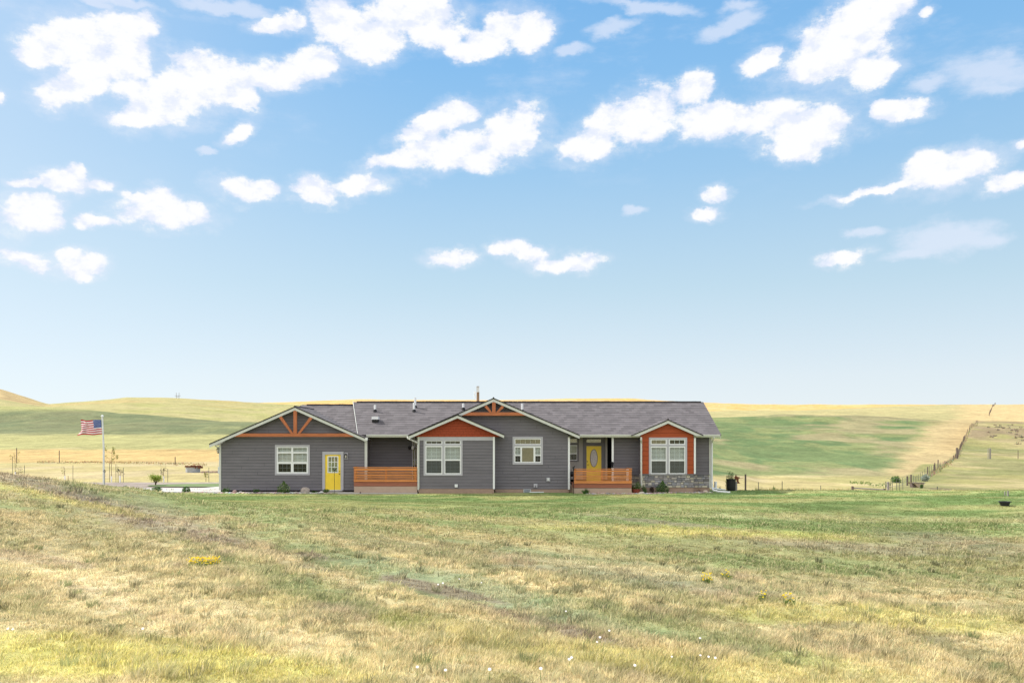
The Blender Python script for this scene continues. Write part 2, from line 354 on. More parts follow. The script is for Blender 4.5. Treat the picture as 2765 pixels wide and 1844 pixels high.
def _cubic_rows(ly):      # catmull-rom weights in log distance
    i = np.clip(np.searchsorted(LY, ly) - 1, 0, len(LY)-2); t = np.clip((ly-LY[i])/(LY[i+1]-LY[i]), 0, 1)
    return i, t
def vtab(p, y):
    pj = np.clip(np.searchsorted(PU, p)-1, 0, len(PU)-2); pt = np.clip((p-PU[pj])/(PU[pj+1]-PU[pj]), 0, 1)
    ly = np.log(np.clip(y, 58, 1400)); i, t = _cubic_rows(ly)
    g = lambda k: TBL[k, pj]*(1-pt)+TBL[k, pj+1]*pt
    a, b, c, d = g(np.maximum(i-1,0)), g(i), g(i+1), g(np.minimum(i+2,len(LY)-1))
    m1 = np.where((b-a)*(c-b) > 0, np.minimum(abs(b-a), abs(c-b))*np.sign(c-b), 0); m2 = np.where((c-b)*(d-c) > 0, np.minimum(abs(d-c), abs(c-b))*np.sign(c-b), 0)
    t2 = t*t; t3 = t2*t
    return (2*t3-3*t2+1)*b + (t3-2*t2+t)*m1 + (-2*t3+3*t2)*c + (t3-t2)*m2
def znear(x, y):
    # a grassy mound on the left between camera and house, gentle swells elsewhere
    pm = -18.0; r = ((x+24.5)/10.0)**2 + ((y-31)/9.0)**2
    z = 2.3*np.exp(-r*1.0)
    # the bank the photographer stands on: its lip runs from the left mound down to the right
    sd = y - np.interp(x, [-30,-16,-11,-5.9,-.8,4.3,7.6,15,30], [47,40,35,29.4,23.7,19.8,17.9,15,11]) + (fbm(x/6, y/6, 7, 3)-.5)*3
    z += .40*ss(3.0, -3.5, sd)*ss(-2, 5, y)*ss(-22,-14,x)
    z += .0*np.exp(-(((x+9)*.85+(y-24)*.5)/5.5)**2)*ss(50,34,y)*ss(4,-8,x)
    z += (fbm(x/9, y/9, 3)-.5)*.5*ss(50,38,y) + (fbm(x/2.2, y/2.2, 5, 3)-.5)*.14*ss(50,30,y) + (fbm(x/.75, y/.75, 9, 2)-.5)*.17*ss(34,20,y)
    z -= .45*np.exp(-((x-12-(y-20)*.35)/7)**2)*ss(48,38,y)*ss(5,14,y)
    return z
def height(x, y):
    x = np.asarray(x, float); y = np.asarray(y, float)
    p = x/np.maximum(y, 20)*F
    zn = znear(x, y)
    yy = np.clip(y, 58, 1400)
    zf = H + (VH - vtab(p, yy))*yy/F
    zf = zf + (fbm(x/40, y/40, 11, 4)-.5)*ss(60,300,y)*2.6*ss(2500, 900, y)
    beyond = ss(1400, 3200, y); zf = zf*(1-beyond) + 5*beyond
    t = ss(54.5, 60, y)
    back = ss(-25, -250, y)*7*(.6+.8*fbm(x/120, y/90, 21, 3))
    return zn*(1-t) + zf*t*(y > 0) + back
# ------------------------------------------------------------------ colour of the ground cover
def mix(a, b, t): t = np.asarray(t)[..., None]; return a*(1-t) + np.array(b)*t
TAN=(.51,.43,.23); STRAW=(.68,.59,.36); OLIVE=(.335,.335,.15); GREEN=(.19,.25,.10); YG=(.58,.55,.19); BARE=(.27,.215,.18); LAWN=(.17,.245,.085)
BLUEG=(.27,.33,.20)
def gcol(x, y):
    z = height(x, y); yc = np.maximum(y, 3); p = x/yc*F + CU; v = VH + (H-z)*F/yc
    sh = x.shape; c = np.zeros(sh+(3,)) + np.array(TAN)
    # near meadow: bands that follow the slope, from upper left to lower right
    s1 = (x*.83 + (y-30)*.42); s2 = (x*-.42 + (y-30)*.83)
    sdl = y - np.interp(x, [-30,-16,-11,-5.9,-.8,4.3,7.6,15,30], [47,40,35,29.4,23.7,19.8,17.9,15,11])
    n1 = fbm(sdl/1.7, s2/9.0, 31, 5); n2 = fbm(x/1.3, y/1.3, 41); n3 = fbm(x/7, y/7, 51); n4 = fbm(x/.5, y/.5, 61, 3); nf_ = ss(30, 16, y); n5 = fbm(x/5, y/1.3, 67, 4)
    c = mix(c, OLIVE, .30+.6*ss(.42,.62, n1*.45+n2*.2+n5*.35))
    c = mix(c, STRAW, ss(2, -4, sdl+(n3-.5)*5)*(y < 40)*.38); c = mix(c, OLIVE, ss(-1, 4, sdl+(n3-.5)*5)*.35)
    c = mix(c, (.25,.27,.12), np.exp(-((sdl-2.2+(n3-.5)*3)/1.5)**2)*.5); c = mix(c, STRAW, np.exp(-((sdl+1.5+(n3-.5)*2)/1.0)**2)*.3)  # dry lip highlight and darker green behind it: bank shading painted into the colour
    c = mix(c, STRAW, ss(.50,.68, n3*.4+n2*.2+n5*.4)*(.35+.3*nf_))
    c = mix(c, GREEN, ss(.55,.72, n1*.5+n3*.5)*.55)
    c = mix(c, STRAW, ss(.50,.66, n4*.6+n2*.4)*.5*nf_); c = mix(c, (.20,.195,.09), ss(.48,.36, n4*.75+n2*.25)*(.25+.45*nf_))
    c = mix(c, BARE, ss(.64,.75, n2*.55+n1*.45)*.5)
    def patch(cu, cv, ru, rv, rot, colr, amt, soft=.5):
        nonlocal c
        a = R(rot); du = p-cu; dv = v-cv; e = np.sqrt(((du*math.cos(a)+dv*math.sin(a))/ru)**2 + ((-du*math.sin(a)+dv*math.cos(a))/rv)**2)
        e = e + (n2-.5)*1.1 + (n4-.5)*.5
        c = mix(c, colr, ss(1+soft, 1-soft, e)*amt)
    near = ss(57, 54, y); c = c*(1-.13*ss(17, 26, y))[..., None]; SOIL = (.25,.205,.15)
    patch(1500, 1385, 1500, 45, 2, LAWN, .75); patch(1500, 1430, 1400, 50, 4, GREEN, .35); patch(2300, 1400, 500, 45, 2, LAWN, .5); patch(1500, 1415, 700, 11, 4, TAN, .5); patch(2300, 1398, 600, 9, 1, STRAW, .4)
    patch(300, 1372, 420, 24, 17, BARE, .65); patch(150, 1345, 260, 10, 12, YG, .45)
    patch(620, 1440, 300, 20, 20, BARE, .3); patch(100, 1510, 190, 13, 8, SOIL, .9, .3); patch(420, 1665, 160, 7, 14, SOIL, .9, .3); patch(240, 1590, 110, 8, 10, SOIL, .7, .3)
    patch(950, 1520, 360, 30, 17, GREEN, .6); patch(1350, 1610, 420, 34, 14, BLUEG, .65); patch(1180, 1590, 150, 12, 12, SOIL, .85, .3); patch(840, 1500, 60, 7, 8, SOIL, .8, .3); patch(1880, 1420, 0+220, 6, 6, SOIL, .6, .3); patch(2260, 1690, 90, 6, 2, SOIL, .7, .3)
    patch(850, 1600, 330, 28, 20, GREEN, .6); patch(1480, 1690, 230, 15, 14, SOIL, .85, .3); patch(1900, 1720, 400, 30, 14, GREEN, .65)
    patch(2080, 1630, 500, 25, 10, BARE, .35); patch(1550, 1540, 300, 20, 10, BARE, .5); patch(1750, 1590, 330, 22, 14, GREEN, .4)
    patch(2350, 1665, 420, 30, 4, YG, .6); patch(1950, 1440, 400, 13, 2, YG, .5); patch(2250, 1475, 300, 14, 4, BARE, .45)
    patch(2200, 1530, 420, 22, 3, GREEN, .6); patch(2620, 1470, 260, 26, 6, BARE, .35); patch(2500, 1615, 300, 10, 2, TAN, .7)
    patch(350, 1780, 800, 55, 2, YG, .8); patch(1400, 1740, 520, 30, 10, YG, .3); patch(1700, 1530, 420, 26, 9, BLUEG, .45); patch(1150, 1490, 260, 14, 12, (.22,.24,.12), .45); patch(1900, 1800, 700, 40, 4, YG, .4); patch(500, 1640, 520, 45, 16, STRAW, .6)
    patch(700, 1730, 600, 30, 12, STRAW, .6); patch(2100, 1580, 700, 12, 6, STRAW, .45); patch(1300, 1450, 500, 12, 8, TAN, .6)
    # mown lawn in front of the house
    lawn = ss(36.5, 44.0, y + (n3-.5)*10 + (n2-.5)*4) * near
    lawn = lawn*ss(-21.5, -17, x + (y-48)*-.8)
    lc = mix(np.zeros(sh+(3,))+np.array(LAWN), (.38,.36,.16), ss(.40,.60, fbm(x/3.5, y/1.6, 71))*.7)
    lc = mix(lc, (.13,.19,.065), ss(.55,.7, fbm(x/5, y/2, 75))*.6)
    c = c*(1-lawn[...,None]) + lc*lawn[...,None]
    # gravel drive and the fields behind
    far = ss(55, 58, y)
    fc = np.zeros(sh+(3,)) + np.array((.54,.475,.225))
    nf = fbm(x/22, y/30, 81, 5); nf2 = fbm(x/6, y/14, 85, 5); ns = fbm(x/90, y/120, 91, 4)
    fc = mix(fc, (.62,.53,.32), ss(.45,.65,nf2)*.6); fc = mix(fc, (.40,.42,.15), ss(.55,.7,nf)*.45)
    left = p < CU
    def band(v0, v1, colr, amt, soft, msk=1.0):
        nonlocal fc
        q = ss(v0-soft, v0+soft, v+(nf2-.5)*soft*2)*ss(v1+soft, v1-soft, v+(nf2-.5)*soft*2)*amt*msk*(y > 60)
        fc = mix(fc, colr, q)
    Lm = ss(CU+200, CU-200, p); Rm = 1-Lm; G2=(.46,.46,.20); G1=(.215,.25,.125)
    base = y < 420
    band(1213, 1248, (.63,.47,.20), .9, 3, Lm); band(1172, 1213, G2, .95, 6, Lm)
    e1 = np.interp(p-CU, PU, V1)
    dk = (y < 405)*(y > 130)
    fc = mix(fc, G1, Lm*dk*ss(1178,1168,v+(nf2-.5)*10)*.95)
    fc = mix(fc, G2, Lm*dk*ss(.50,.66,nf2)*.5*ss(1200,1170,v)); fc = mix(fc, (.36,.32,.17), Lm*dk*ss(.5,.62,nf)*.55*ss(1180,1150,v))
    fc = mix(fc, (.175,.225,.115), Lm*dk*ss(.5,.66,ns)*.6*ss(1180,1160,v))
    fc = mix(fc, (.50,.50,.20), Lm*dk*ss(1116,1100,v)*ss(700,300,p)*.8)
    fc = mix(fc, (.50,.47,.22), Lm*(y > 405)*1.0); fc = mix(fc, (.40,.42,.15), Lm*(y > 405)*ss(.5,.65,nf)*.6)
    fc = mix(fc, (.57,.44,.20), Lm*(y > 700)*ss(760,560,p)*ss(.45,.6,ns)*.6)
    fc = mix(fc, (.62,.49,.24), (y > 600)*ss(170,60,p)); fc = mix(fc, (.40,.30,.15), (y > 600)*ss(150,60,p)*ss(.48,.6,nf2)*.6)
    fc = mix(fc, (.78,.52,.19), (y > 1050)*1.0); fc = mix(fc, (.80,.60,.30), (y > 1050)*ss(.5,.6,nf)*.7)
    # right: bright gold, pale green and a darker green slope, tan strip along the fence
    gr = Rm*(y < 470)*ss(1288,1279,v+(nf2-.5)*8)
    edge = p + (v-1285)*.95     # the straw strip left of the fence runs up to the right
    green = gr*ss(2430, 2345, edge + (nf2-.5)*110)
    fc = mix(fc, (.27,.32,.135), green); fc = mix(fc, (.165,.25,.105), green*ss(.47,.60,nf2*.6+ns*.4)); fc = mix(fc, (.43,.37,.21), green*ss(.50,.62,nf)*.7)
    fc = mix(fc, (.17,.25,.105), green*ss(.52,.62,fbm(x/16, y/60, 95, 5))*.75)
    fc = mix(fc, (.56,.46,.24), gr*(1-ss(2430,2345,edge+(nf2-.5)*110))*.95)
    fc = mix(fc, (.55,.41,.20), gr*ss(2420,2500,edge)*ss(1240,1200,v)*ss(1130,1160,v)*.6)
    fen = 2400 + (1330-v)*1.15; fen = np.where(v < 1252, 2565+(1252-v)*.62, fen)
    rt = Rm*(y < 470)*(y > 56)*ss(-8, 8, p-fen)
    fc = mix(fc, (.40,.385,.16), rt); fc = mix(fc, (.52,.45,.24), rt*ss(.42,.6,nf2)*.7); fc = mix(fc, (.20,.25,.10), rt*ss(.55,.66,nf)*.5)
    fc = mix(fc, (.34,.27,.17), rt*ss(1200,1175,v)*ss(.42,.58,fbm(x/8, y/20, 97, 5))*.8)
    hi = Rm*(y > 470)*(y < 1050)
    fc = mix(fc, (.50,.47,.23), hi*ss(2680,2600,p)); fc = mix(fc, (.62,.55,.27), hi*ss(.48,.6,nf)*.6); fc = mix(fc, (.66,.53,.27), hi*ss(2540,2640,p+(nf-.5)*60))
    fc = mix(fc, (.22,.18,.13), rt*(abs(v-(1318+(p-2495)*.052)) < 2.2)*ss(2500,2520,p)*.7)
    # drive
    gx = ss(1301.0, 1302.5, v)*(x < -9)*(y > 55)
    fc = mix(fc, (.40,.355,.31), gx*1.0)
    fc = fc*(.80+.26*fbm(x/28, y/7, 101, 5)+.16*fbm(x/5, y/3, 103, 4))[..., None]
    c = c*(1-far[...,None]) + fc*far[...,None]*np.array((.61,.59,.60))
    back = ss(-10,-20,y); c = mix(c, (.17,.155,.08), back*.92)
    return c, v, p, lawn*(1-far), n2, n1, n3

# ---- ground sheet
def ground():
    ys = np.concatenate([-np.geomspace(900, 14, 40), np.linspace(-12, 6, 14), 1/np.linspace(1/7.0, 1/56.0, 330), np.geomspace(56.3, 420, 260), np.geomspace(423, 1500, 150), np.geomspace(1540, 14000, 24)])
    t = np.linspace(-1, 1, 701); t = t*(.55+.45*t*t)     # finer towards the middle
    W = 1.35*(np.abs(ys)+34)
    Xg = t[None,:]*W[:,None]; Yg = np.repeat(ys[:,None], len(t), 1)
    Zg = height(Xg, Yg); C, *_ = gcol(Xg, Yg)
    nr, nc = Xg.shape; co = np.stack([Xg,Yg,Zg], -1).reshape(-1,3)
    idx = np.arange(nr*nc).reshape(nr,nc); q = np.stack([idx[:-1,:-1], idx[:-1,1:], idx[1:,1:], idx[1:,:-1]], -1).reshape(-1,4)
    me = bpy.data.meshes.new('ground'); me.vertices.add(len(co)); me.vertices.foreach_set('co', co.ravel().astype('f4'))
    me.loops.add(q.size); me.loops.foreach_set('vertex_index', q.ravel().astype('i4'))
    me.polygons.add(len(q)); me.polygons.foreach_set('loop_start', (np.arange(len(q))*4).astype('i4'))
    me.update(calc_edges=True)
    ca = me.color_attributes.new('Col', 'FLOAT_COLOR', 'POINT'); cc_ = np.ones((len(co),4), 'f4'); cc_[:,:3] = C.reshape(-1,3)*np.where(Yg.reshape(-1,1) < 50, .72, 1.0); ca.data.foreach_set('color', cc_.ravel())
    me.polygons.foreach_set('use_smooth', np.ones(len(q), bool))
    m = bpy.data.materials.new('ground'); m.use_nodes = True; tt = m.node_tree; b = tt.nodes['Principled BSDF']; b.inputs['Roughness'].default_value = .95; b.inputs['Specular IOR Level'].default_value = .05
    at = tt.nodes.new('ShaderNodeAttribute'); at.attribute_name = 'Col'; tcn = tt.nodes.new('ShaderNodeTexCoord')
    cur = at.outputs['Color']
    for sc_, am, stv in ((5.0,.34,(1,1,1)), (.9,.26,(1,1,1)), (.16,.2,(1,.6,1)), (.5,.12,(.35,1.4,1))):
        mp = tt.nodes.new('ShaderNodeMapping'); mp.inputs['Scale'].default_value = stv; tt.links.new(tcn.outputs['Object'], mp.inputs[0])
        n = tt.nodes.new('ShaderNodeTexNoise'); n.inputs['Scale'].default_value = sc_; n.inputs['Detail'].default_value = 5; n.inputs['Roughness'].default_value = .7; tt.links.new(mp.outputs[0], n.inputs['Vector'])
        mr = tt.nodes.new('ShaderNodeMapRange'); mr.inputs['From Min'].default_value=.3; mr.inputs['From Max'].default_value=.7; mr.inputs['To Min'].default_value=1-am; mr.inputs['To Max'].default_value=1+am
        tt.links.new(n.outputs[0], mr.inputs[0]); vm = tt.nodes.new('ShaderNodeVectorMath'); vm.operation='SCALE'; tt.links.new(cur, vm.inputs[0]); tt.links.new(mr.outputs[0], vm.inputs['Scale']); cur = vm.outputs[0]
    tt.links.new(cur, b.inputs['Base Color'])
    me.materials.append(m); o = bpy.data.objects.new('ground', me); COL.objects.link(o); tag(o, kind='structure')
ground()
def gz(x, y): return float(height(np.array([float(x)]), np.array([float(y)]))[0])

# ---- grass blades of the near meadow and lawn: nobody could count them
def blades(name, label, n_t, per, y0, y1, seed, hfun, keep, spread, tint=None):
    g = np.random.default_rng(seed)
    ty = y0*(y1/y0)**g.random(n_t); tx = (g.random(n_t)*2-1)*(.64*ty+1.5)
    c, v, p, lawn, n2, n1, n3 = gcol(tx, ty)
    k = keep(tx, ty, c, lawn, n2, g); tx, ty, c, lawn, n2, n1 = [a[k] for a in (tx, ty, c, lawn, n2, n1)]
    if tint: c = c*.35+np.array(tint)*.65
    nt_ = len(tx); hh = hfun(tx, ty, lawn, n2, n1, g)
    rr = spread(ty, lawn)
    T = np.repeat(np.arange(nt_), per); n = len(T)
    a = g.random(n)*6.283; rad = np.sqrt(g.random(n))*rr[T]
    bx = tx[T]+np.cos(a)*rad; by = ty[T]+np.sin(a)*rad; bz = height(bx, by)-.01
    h = hh[T]*(.55+.75*g.random(n)); wd = np.maximum(.007, by*.00085)*(.7+.7*g.random(n))
    lean = (.25+.65*g.random(n))*h; la = a + (g.random(n)-.5)*1.4
    lx = np.cos(la)*lean*.8+.2*h; ly = np.sin(la)*lean*.8
    fa = g.random(n)*6.283; wx = np.cos(fa)*wd/2; wy = np.sin(fa)*wd/2*.6
    P0 = np.stack([bx-wx, by-wy, bz], -1); P1 = np.stack([bx+wx, by+wy, bz], -1)
    M0 = np.stack([bx-wx*.8+lx*.35, by-wy*.8+ly*.35, bz+h*.55], -1); M1 = np.stack([bx+wx*.8+lx*.35, by+wy*.8+ly*.35, bz+h*.55], -1)
    P2 = np.stack([bx+lx, by+ly, bz+np.sqrt(np.maximum(h*h-lean*lean*.6, (h*.3)**2))], -1)
    co = np.stack([P0,P1,M1,M0,P2], 1).reshape(-1,3)
    base = np.arange(n)*5
    loops = np.stack([base,base+1,base+2,base+3, base+3,base+2,base+4], 1).ravel()
    ls = np.stack([np.arange(n)*7, np.arange(n)*7+4], 1).ravel()
    me = bpy.data.meshes.new(name); me.vertices.add(len(co)); me.vertices.foreach_set('co', co.ravel().astype('f4'))
    me.loops.add(len(loops)); me.loops.foreach_set('vertex_index', loops.astype('i4'))
    me.polygons.add(len(ls)); me.polygons.foreach_set('loop_start', ls.astype('i4')); me.update(calc_edges=True)
    tv = (.58+.80*g.random(nt_))[:,None]; tv = 1+(tv-1)*(1-.65*lawn[:,None]); bc = c*tv
    bc = bc[T]*(.70+.60*g.random(n))[:,None]
    stw = (g.random(n) < .16)*(1-lawn[T]); bc = bc*(1-stw[:,None]*.6)+np.array(STRAW)*1.12*stw[:,None]*.6
    gn = (g.random(nt_) < .10)[T]*(1-lawn[T]); bc = bc*(1-gn[:,None]*.55)+np.array(GREEN)*gn[:,None]*.55
    bc = np.clip(bc*np.array((1.17,1.12,1.16)), 0, .92)
    vc = np.ones((n,5,4),'f4'); vc[:,:,:3] = bc[:,None,:]; 
    ca = me.color_attributes.new('Col','FLOAT_COLOR','POINT'); ca.data.foreach_set('color', vc.ravel())
    me.materials.append(GRASS); o = bpy.data.objects.new(name, me); COL.objects.link(o); tag(o, label, 'grass', kind='stuff')
def hf(x, y, lawn, n2, n1, g):
    h = (.03+.075*ss(.35,.7,n2*.5+n1*.5))*(.7+.6*g.random(len(x)))
    tall = (g.random(len(x)) < .03)*.09
    return (h+tall)*(1-lawn)+.03*lawn
def keep(x, y, c, lawn, n2, g):
    hole = (x > -18.3)&(x < 13)&(y > 50.9)
    bare = c[:,0]-c[:,1] ; br = (np.abs(c-np.array(BARE)).sum(-1) < .16)&(g.random(len(x)) < .6)
    return ~hole & ~br
blades('bunch_grass', 'taller grey-green bunch grass scattered through the foreground meadow', 3200, 46, 9, 27, 8,
       lambda x, y, lawn, n2, n1, g: .08+.09*g.random(len(x)), lambda x, y, c, lawn, n2, g: (lawn < .1)&(g.random(len(x)) < .08+1.2*np.clip(n2-.42, 0, 1)*2.5), lambda y, l: .09+.0*y, (.25,.27,.15))
blades('meadow_grass', 'dry tan and green meadow grass covering the foreground slope', 100000, 14, 8.5, 56, 5, hf, keep, lambda y, l: .05+y*.0035)

# ------------------------------------------------------------------ the house
house = thing('house', 'long grey single-storey house with yellow doors, red gables and cedar railings', 'house', (0, 55, 0))
house.location = (0, 0, 0)
def part(mb, name, m, parent=None, **k): return mb.build(name, m, parent or house, **k)

YG_, FG = 52.9, 52.4      # garage wall, garage rake boards
YB, FB = 51.9, 51.5       # projecting bay with the red shake gable
YC, FC = 52.6, 52.1       # tall centre gable
YM = 54.0; YP = 54.6; YQ = 54.7; YW = 53.75; YR = 52.8; FR = 52.55; YE = 53.1

def intervals(a, b, holes):
    out = [(a, b)]
    for h0, h1 in holes:
        nxt = []
        for p, q in out:
            if h1 <= p or h0 >= q: nxt.append((p, q)); continue
            if h0 > p: nxt.append((p, h0))
            if h1 < q: nxt.append((h1, q))
        out = nxt
    return out
def siding(y, z0, z1, Lf, Rf, holes=(), m=SID, mg=SIDG, name='wall', course=.18, gap=.012, label=None, split=None):
    """lap boards: every course is a tilted board standing proud of the one above"""
    b = MB(); k = z0; i = 0
    while k < z1-.005:
        ka, kb = k, min(k+course, z1); zs = sorted({ka, kb-gap if kb-gap > ka+.02 else kb} | {h[j] for h in holes for j in (2,3) if ka < h[j] < kb-gap})
        for s0, s1 in zip(zs[:-1], zs[1:]):
            hs = [(h[0], h[1]) for h in holes if h[2] < s1-1e-4 and h[3] > s0+1e-4]
            yo = lambda z: y-.028+.022*(z-ka)/course
            la, ra, lb, rb = Lf(s0), Rf(s0), Lf(s1), Rf(s1)
            if rb-lb < .01: 
                if ra-la < .02: continue
                mid = (lb+rb)/2; lb = rb = mid
            for (p, q) in intervals(la, ra, hs):
                p2 = lb if abs(p-la) < 1e-6 else p; q2 = rb if abs(q-ra) < 1e-6 else q
                if p2 > q2: p2 = q2 = (p2+q2)/2
                segs = [(p, q, p2, q2)]
                if split:
                    cuts = [c for c in np.arange(math.floor(p/split)*split + (i*.37 % 1)*split, q, split) if p2+.05 < c < q2-.05 and p+.05 < c < q-.05]
                    xs0 = [p]+list(cuts)+[q]; xs1 = [p2]+list(cuts)+[q2]
                    segs = [(xs0[j], xs0[j+1]-.008, xs1[j], xs1[j+1]-.008) for j in range(len(xs0)-1)]
                for (a0, a1, b0, b1) in segs:
                    b.add([(a0,yo(s0),s0),(a1,yo(s0),s0),(b1,yo(s1),s1),(b0,yo(s1),s1),(a0,y,s0),(a1,y,s0)], [(0,1,2,3),(4,5,1,0)])
        k += course; i += 1
    o = part(b, name, m)
    g = MB(); zs = sorted({z0, z1} | {h[j] for h in holes for j in (2,3)} | {z for z in np.arange(z0, z1, .3)})  # dark sheet showing through the gaps paints the shadow line under each lap
    for s0, s1 in zip(zs[:-1], zs[1:]):
        if s1-s0 < 1e-5: continue
        hs = [(h[0], h[1]) for h in holes if h[2] < s1-1e-4 and h[3] > s0+1e-4]
        la, ra, lb, rb = Lf(s0), Rf(s0), Lf(s1), Rf(s1)
        if rb <= lb: lb = rb = (lb+rb)/2
        for (p, q) in intervals(la, ra, hs):
            p2 = lb if abs(p-la) < 1e-6 else p; q2 = rb if abs(q-ra) < 1e-6 else q
            if p2 > q2: p2 = q2 = (p2+q2)/2
            g.add([(p,y,s0),(q,y,s0),(q2,y,s1),(p2,y,s1)], [(0,1,2,3)])
    part(g, 'lap_shade_sheet', mg, o)
    if label: o['label'] = label
    return o
def holed(b, x0, x1, z0, z1, holes, y0, y1):
    zs = sorted({z0, z1} | {h[j] for h in holes for j in (2,3) if z0 < h[j] < z1})
    for a, c in zip(zs[:-1], zs[1:]):
        for p, q in intervals(x0, x1, [(h[0], h[1]) for h in holes if h[2] < c-1e-4 and h[3] > a+1e-4]):
            b.box(p, q, y0, y1, a, c)
def rect(y, u0, u1, v0, v1): return (X(u0,y), X(u1,y), Z(v1,y), Z(v0,y))   # x0,x1,z0,z1

def window(y, outer, frames, panes, trim=TRIM, label=None):
    """outer trim board, white frames, panes with blinds behind; all set round a real opening"""
    ox0, ox1, oz0, oz1 = rect(y, *outer); FR_ = [rect(y, *f) for f in frames]; PN = [rect(y, *q[:4]) for q in panes]
    t = MB(); holed(t, ox0, ox1, oz0, oz1, FR_, y-.055, y-.002); win = part(t, 'window', trim)
    if label: win['label'] = label
    s = MB()
    for f in FR_:
        holed(s, *f, [q for q in PN if q[0] >= f[0]-1e-3 and q[1] <= f[1]+1e-3 and q[2] >= f[2]-1e-3 and q[3] <= f[3]+1e-3], y-.04, y+.03)
    for q, pn in zip(panes, PN):
        nx, ny = q[5]; x0, x1, z0, z1 = pn
        for i in range(1, nx): xm = x0+(x1-x0)*i/nx; s.box(xm-.011, xm+.011, y-.004, y+.004, z0, z1)
        for i in range(1, ny): zm = z0+(z1-z0)*i/ny; s.box(x0, x1, y-.0035, y+.0035, zm-.011, zm+.011)
    part(s, 'sash', WHITE, win)
    for q, pn in zip(panes, PN):
        x0, x1, z0, z1 = pn
        g = MB().add([(x0,y-.012,z0),(x1,y-.012,z0),(x1,y-.012,z1),(x0,y-.012,z1)], [(0,1,2,3)])
        part(g, 'pane', SCREEN if 's' in q[4] else (GLASSR if 'r' in q[4] else GLASS), win)
        if 'b' in q[4]:
            bl = MB(); k = z0+.01
            while k < z1:
                bl.add([(x0-.02,y+.060,k),(x1+.02,y+.060,k),(x1+.02,y+.088,k+.052),(x0-.02,y+.088,k+.052)], [(0,1,2,3)]); k += .078
            part(bl, 'blind', BLIND, win)
    # dark room behind the panes
    rx0 = min(f[0] for f in FR_)+.005; rx1 = max(f[1] for f in FR_)-.005; rz0 = min(f[2] for f in FR_)+.005; rz1 = max(f[3] for f in FR_)-.005
    r_ = MB().add([(rx0,y+.031,rz0),(rx1,y+.031,rz0),(rx1,y+.031,rz1),(rx0,y+.031,rz1),(rx0-.3,y+.9,rz0-.1),(rx1+.3,y+.9,rz0-.1),(rx1+.3,y+.9,rz1+.1),(rx0-.3,y+.9,rz1+.1)],
        [(4,7,6,5),(0,1,5,4),(1,2,6,5),(2,3,7,6),(3,0,4,7)])
    part(r_, 'window_reveal', DARK, win)
    return (min(f[0] for f in FR_), max(f[1] for f in FR_), min(f[2] for f in FR_), max(f[3] for f in FR_))

# ---- windows first (they give the wall openings)
hG = window(YG_, (743,837,1201,1282.5), [(747.5,832.5,1206.5,1277.5)],
   [(751,787,1209,1219.5,'b',(3,1)),(792,829,1209,1219.5,'b',(3,1)),(751,787,1224,1246.5,'b',(3,1)),(792,829,1224,1246.5,'b',(3,1)),
    (752,786,1252,1274,'s',(3,2)),(793,828,1252,1274,'s',(3,2))], label='wide garage window with white blinds half drawn')
hB = window(YB, (1144,1249,1189,1284), [(1149,1194.5,1190.5,1199),(1200,1244.5,1190.5,1199),(1149,1194.5,1203.5,1279.5),(1200,1244.5,1203.5,1279.5)],
   [(1151.5,1192,1191.5,1197.5,'',(3,1)),(1202.5,1242,1191.5,1197.5,'',(3,1)),(1151.5,1192,1207,1240,'b',(3,1)),(1202.5,1242,1207,1240,'b',(3,1)),
    (1151.5,1192,1243.5,1277,'sb',(3,1)),(1202.5,1242,1243.5,1277,'sb',(3,1))])
hC = window(YC, (1384,1466,1179,1254), [(1389.5,1460.5,1184,1199.5),(1389,1461,1204.5,1248.5)],
   [(1391.5,1459,1186,1198,'r',(5,1)),(1391.5,1405,1208.5,1227.5,'b',(2,2)),(1409.5,1440.5,1208.5,1246.5,'r',(1,1)),(1445.5,1459,1208.5,1227.5,'b',(2,2)),
    (1391.5,1405,1230.5,1246.5,'s',(2,2)),(1445.5,1459,1230.5,1246.5,'s',(2,2))])
hR = window(YR, (1752,1855,1181,1283), [(1756.5,1800,1186,1200),(1806,1850,1186,1200),(1756.5,1800,1205,1279.5),(1806,1850,1205,1279.5)],
   [(1759,1797.5,1188,1198,'r',(3,1)),(1808.5,1847.5,1188,1198,'',(3,1)),(1759,1797.5,1208.5,1241,'b',(3,1)),(1808.5,1847.5,1208.5,1241,'b',(3,1)),
    (1759,1797.5,1244.5,1277,'sb',(3,1)),(1808.5,1847.5,1244.5,1277,'sb',(3,1))])
hQ = window(YQ, (1530,1563,1182,1246), [(1533,1558.5,1184,1195.5),(1533,1558.5,1201,1242.5)],
   [(1535,1557,1186,1194,'r',(3,1)),(1535,1557,1203.5,1223,'b',(3,1)),(1535,1557,1226,1241,'s',(3,1))], trim=GREYD)

# ---- gables: apex x, z, left tip, right tip
def gab(ua, va, ul, vl, ur, vr, y):
    ax, az_ = X(ua,y), Z(va,y); lx, lz = X(ul,y), Z(vl,y); rx, rz = X(ur,y), Z(vr,y)
    return dict(ax=ax, az=az_, lx=lx, lz=lz, rx=rx, rz=rz, sl=(az_-lz)/(ax-lx), sr=(az_-rz)/(rx-ax))
GG = gab(796,1097,565,1197.5,988,1182,FG); GB = gab(1235,1118.5,1105,1174,1361,1172,FB)
GC = gab(1332.6,1074,1100,1175,1565,1173.5,FC); GR = gab(1804,1132,1706,1174,1899,1174,FR)
def under(g, z, x0, x1, drop=.2):
    """left and right limit of a wall under the gable at height z"""
    Lf = lambda z: max(x0, g['ax']-(g['az']-drop-z)/g['sl']) if z < g['az']-drop else g['ax']
    Rf = lambda z: min(x1, g['ax']+(g['az']-drop-z)/g['sr']) if z < g['az']-drop else g['ax']
    return Lf, Rf
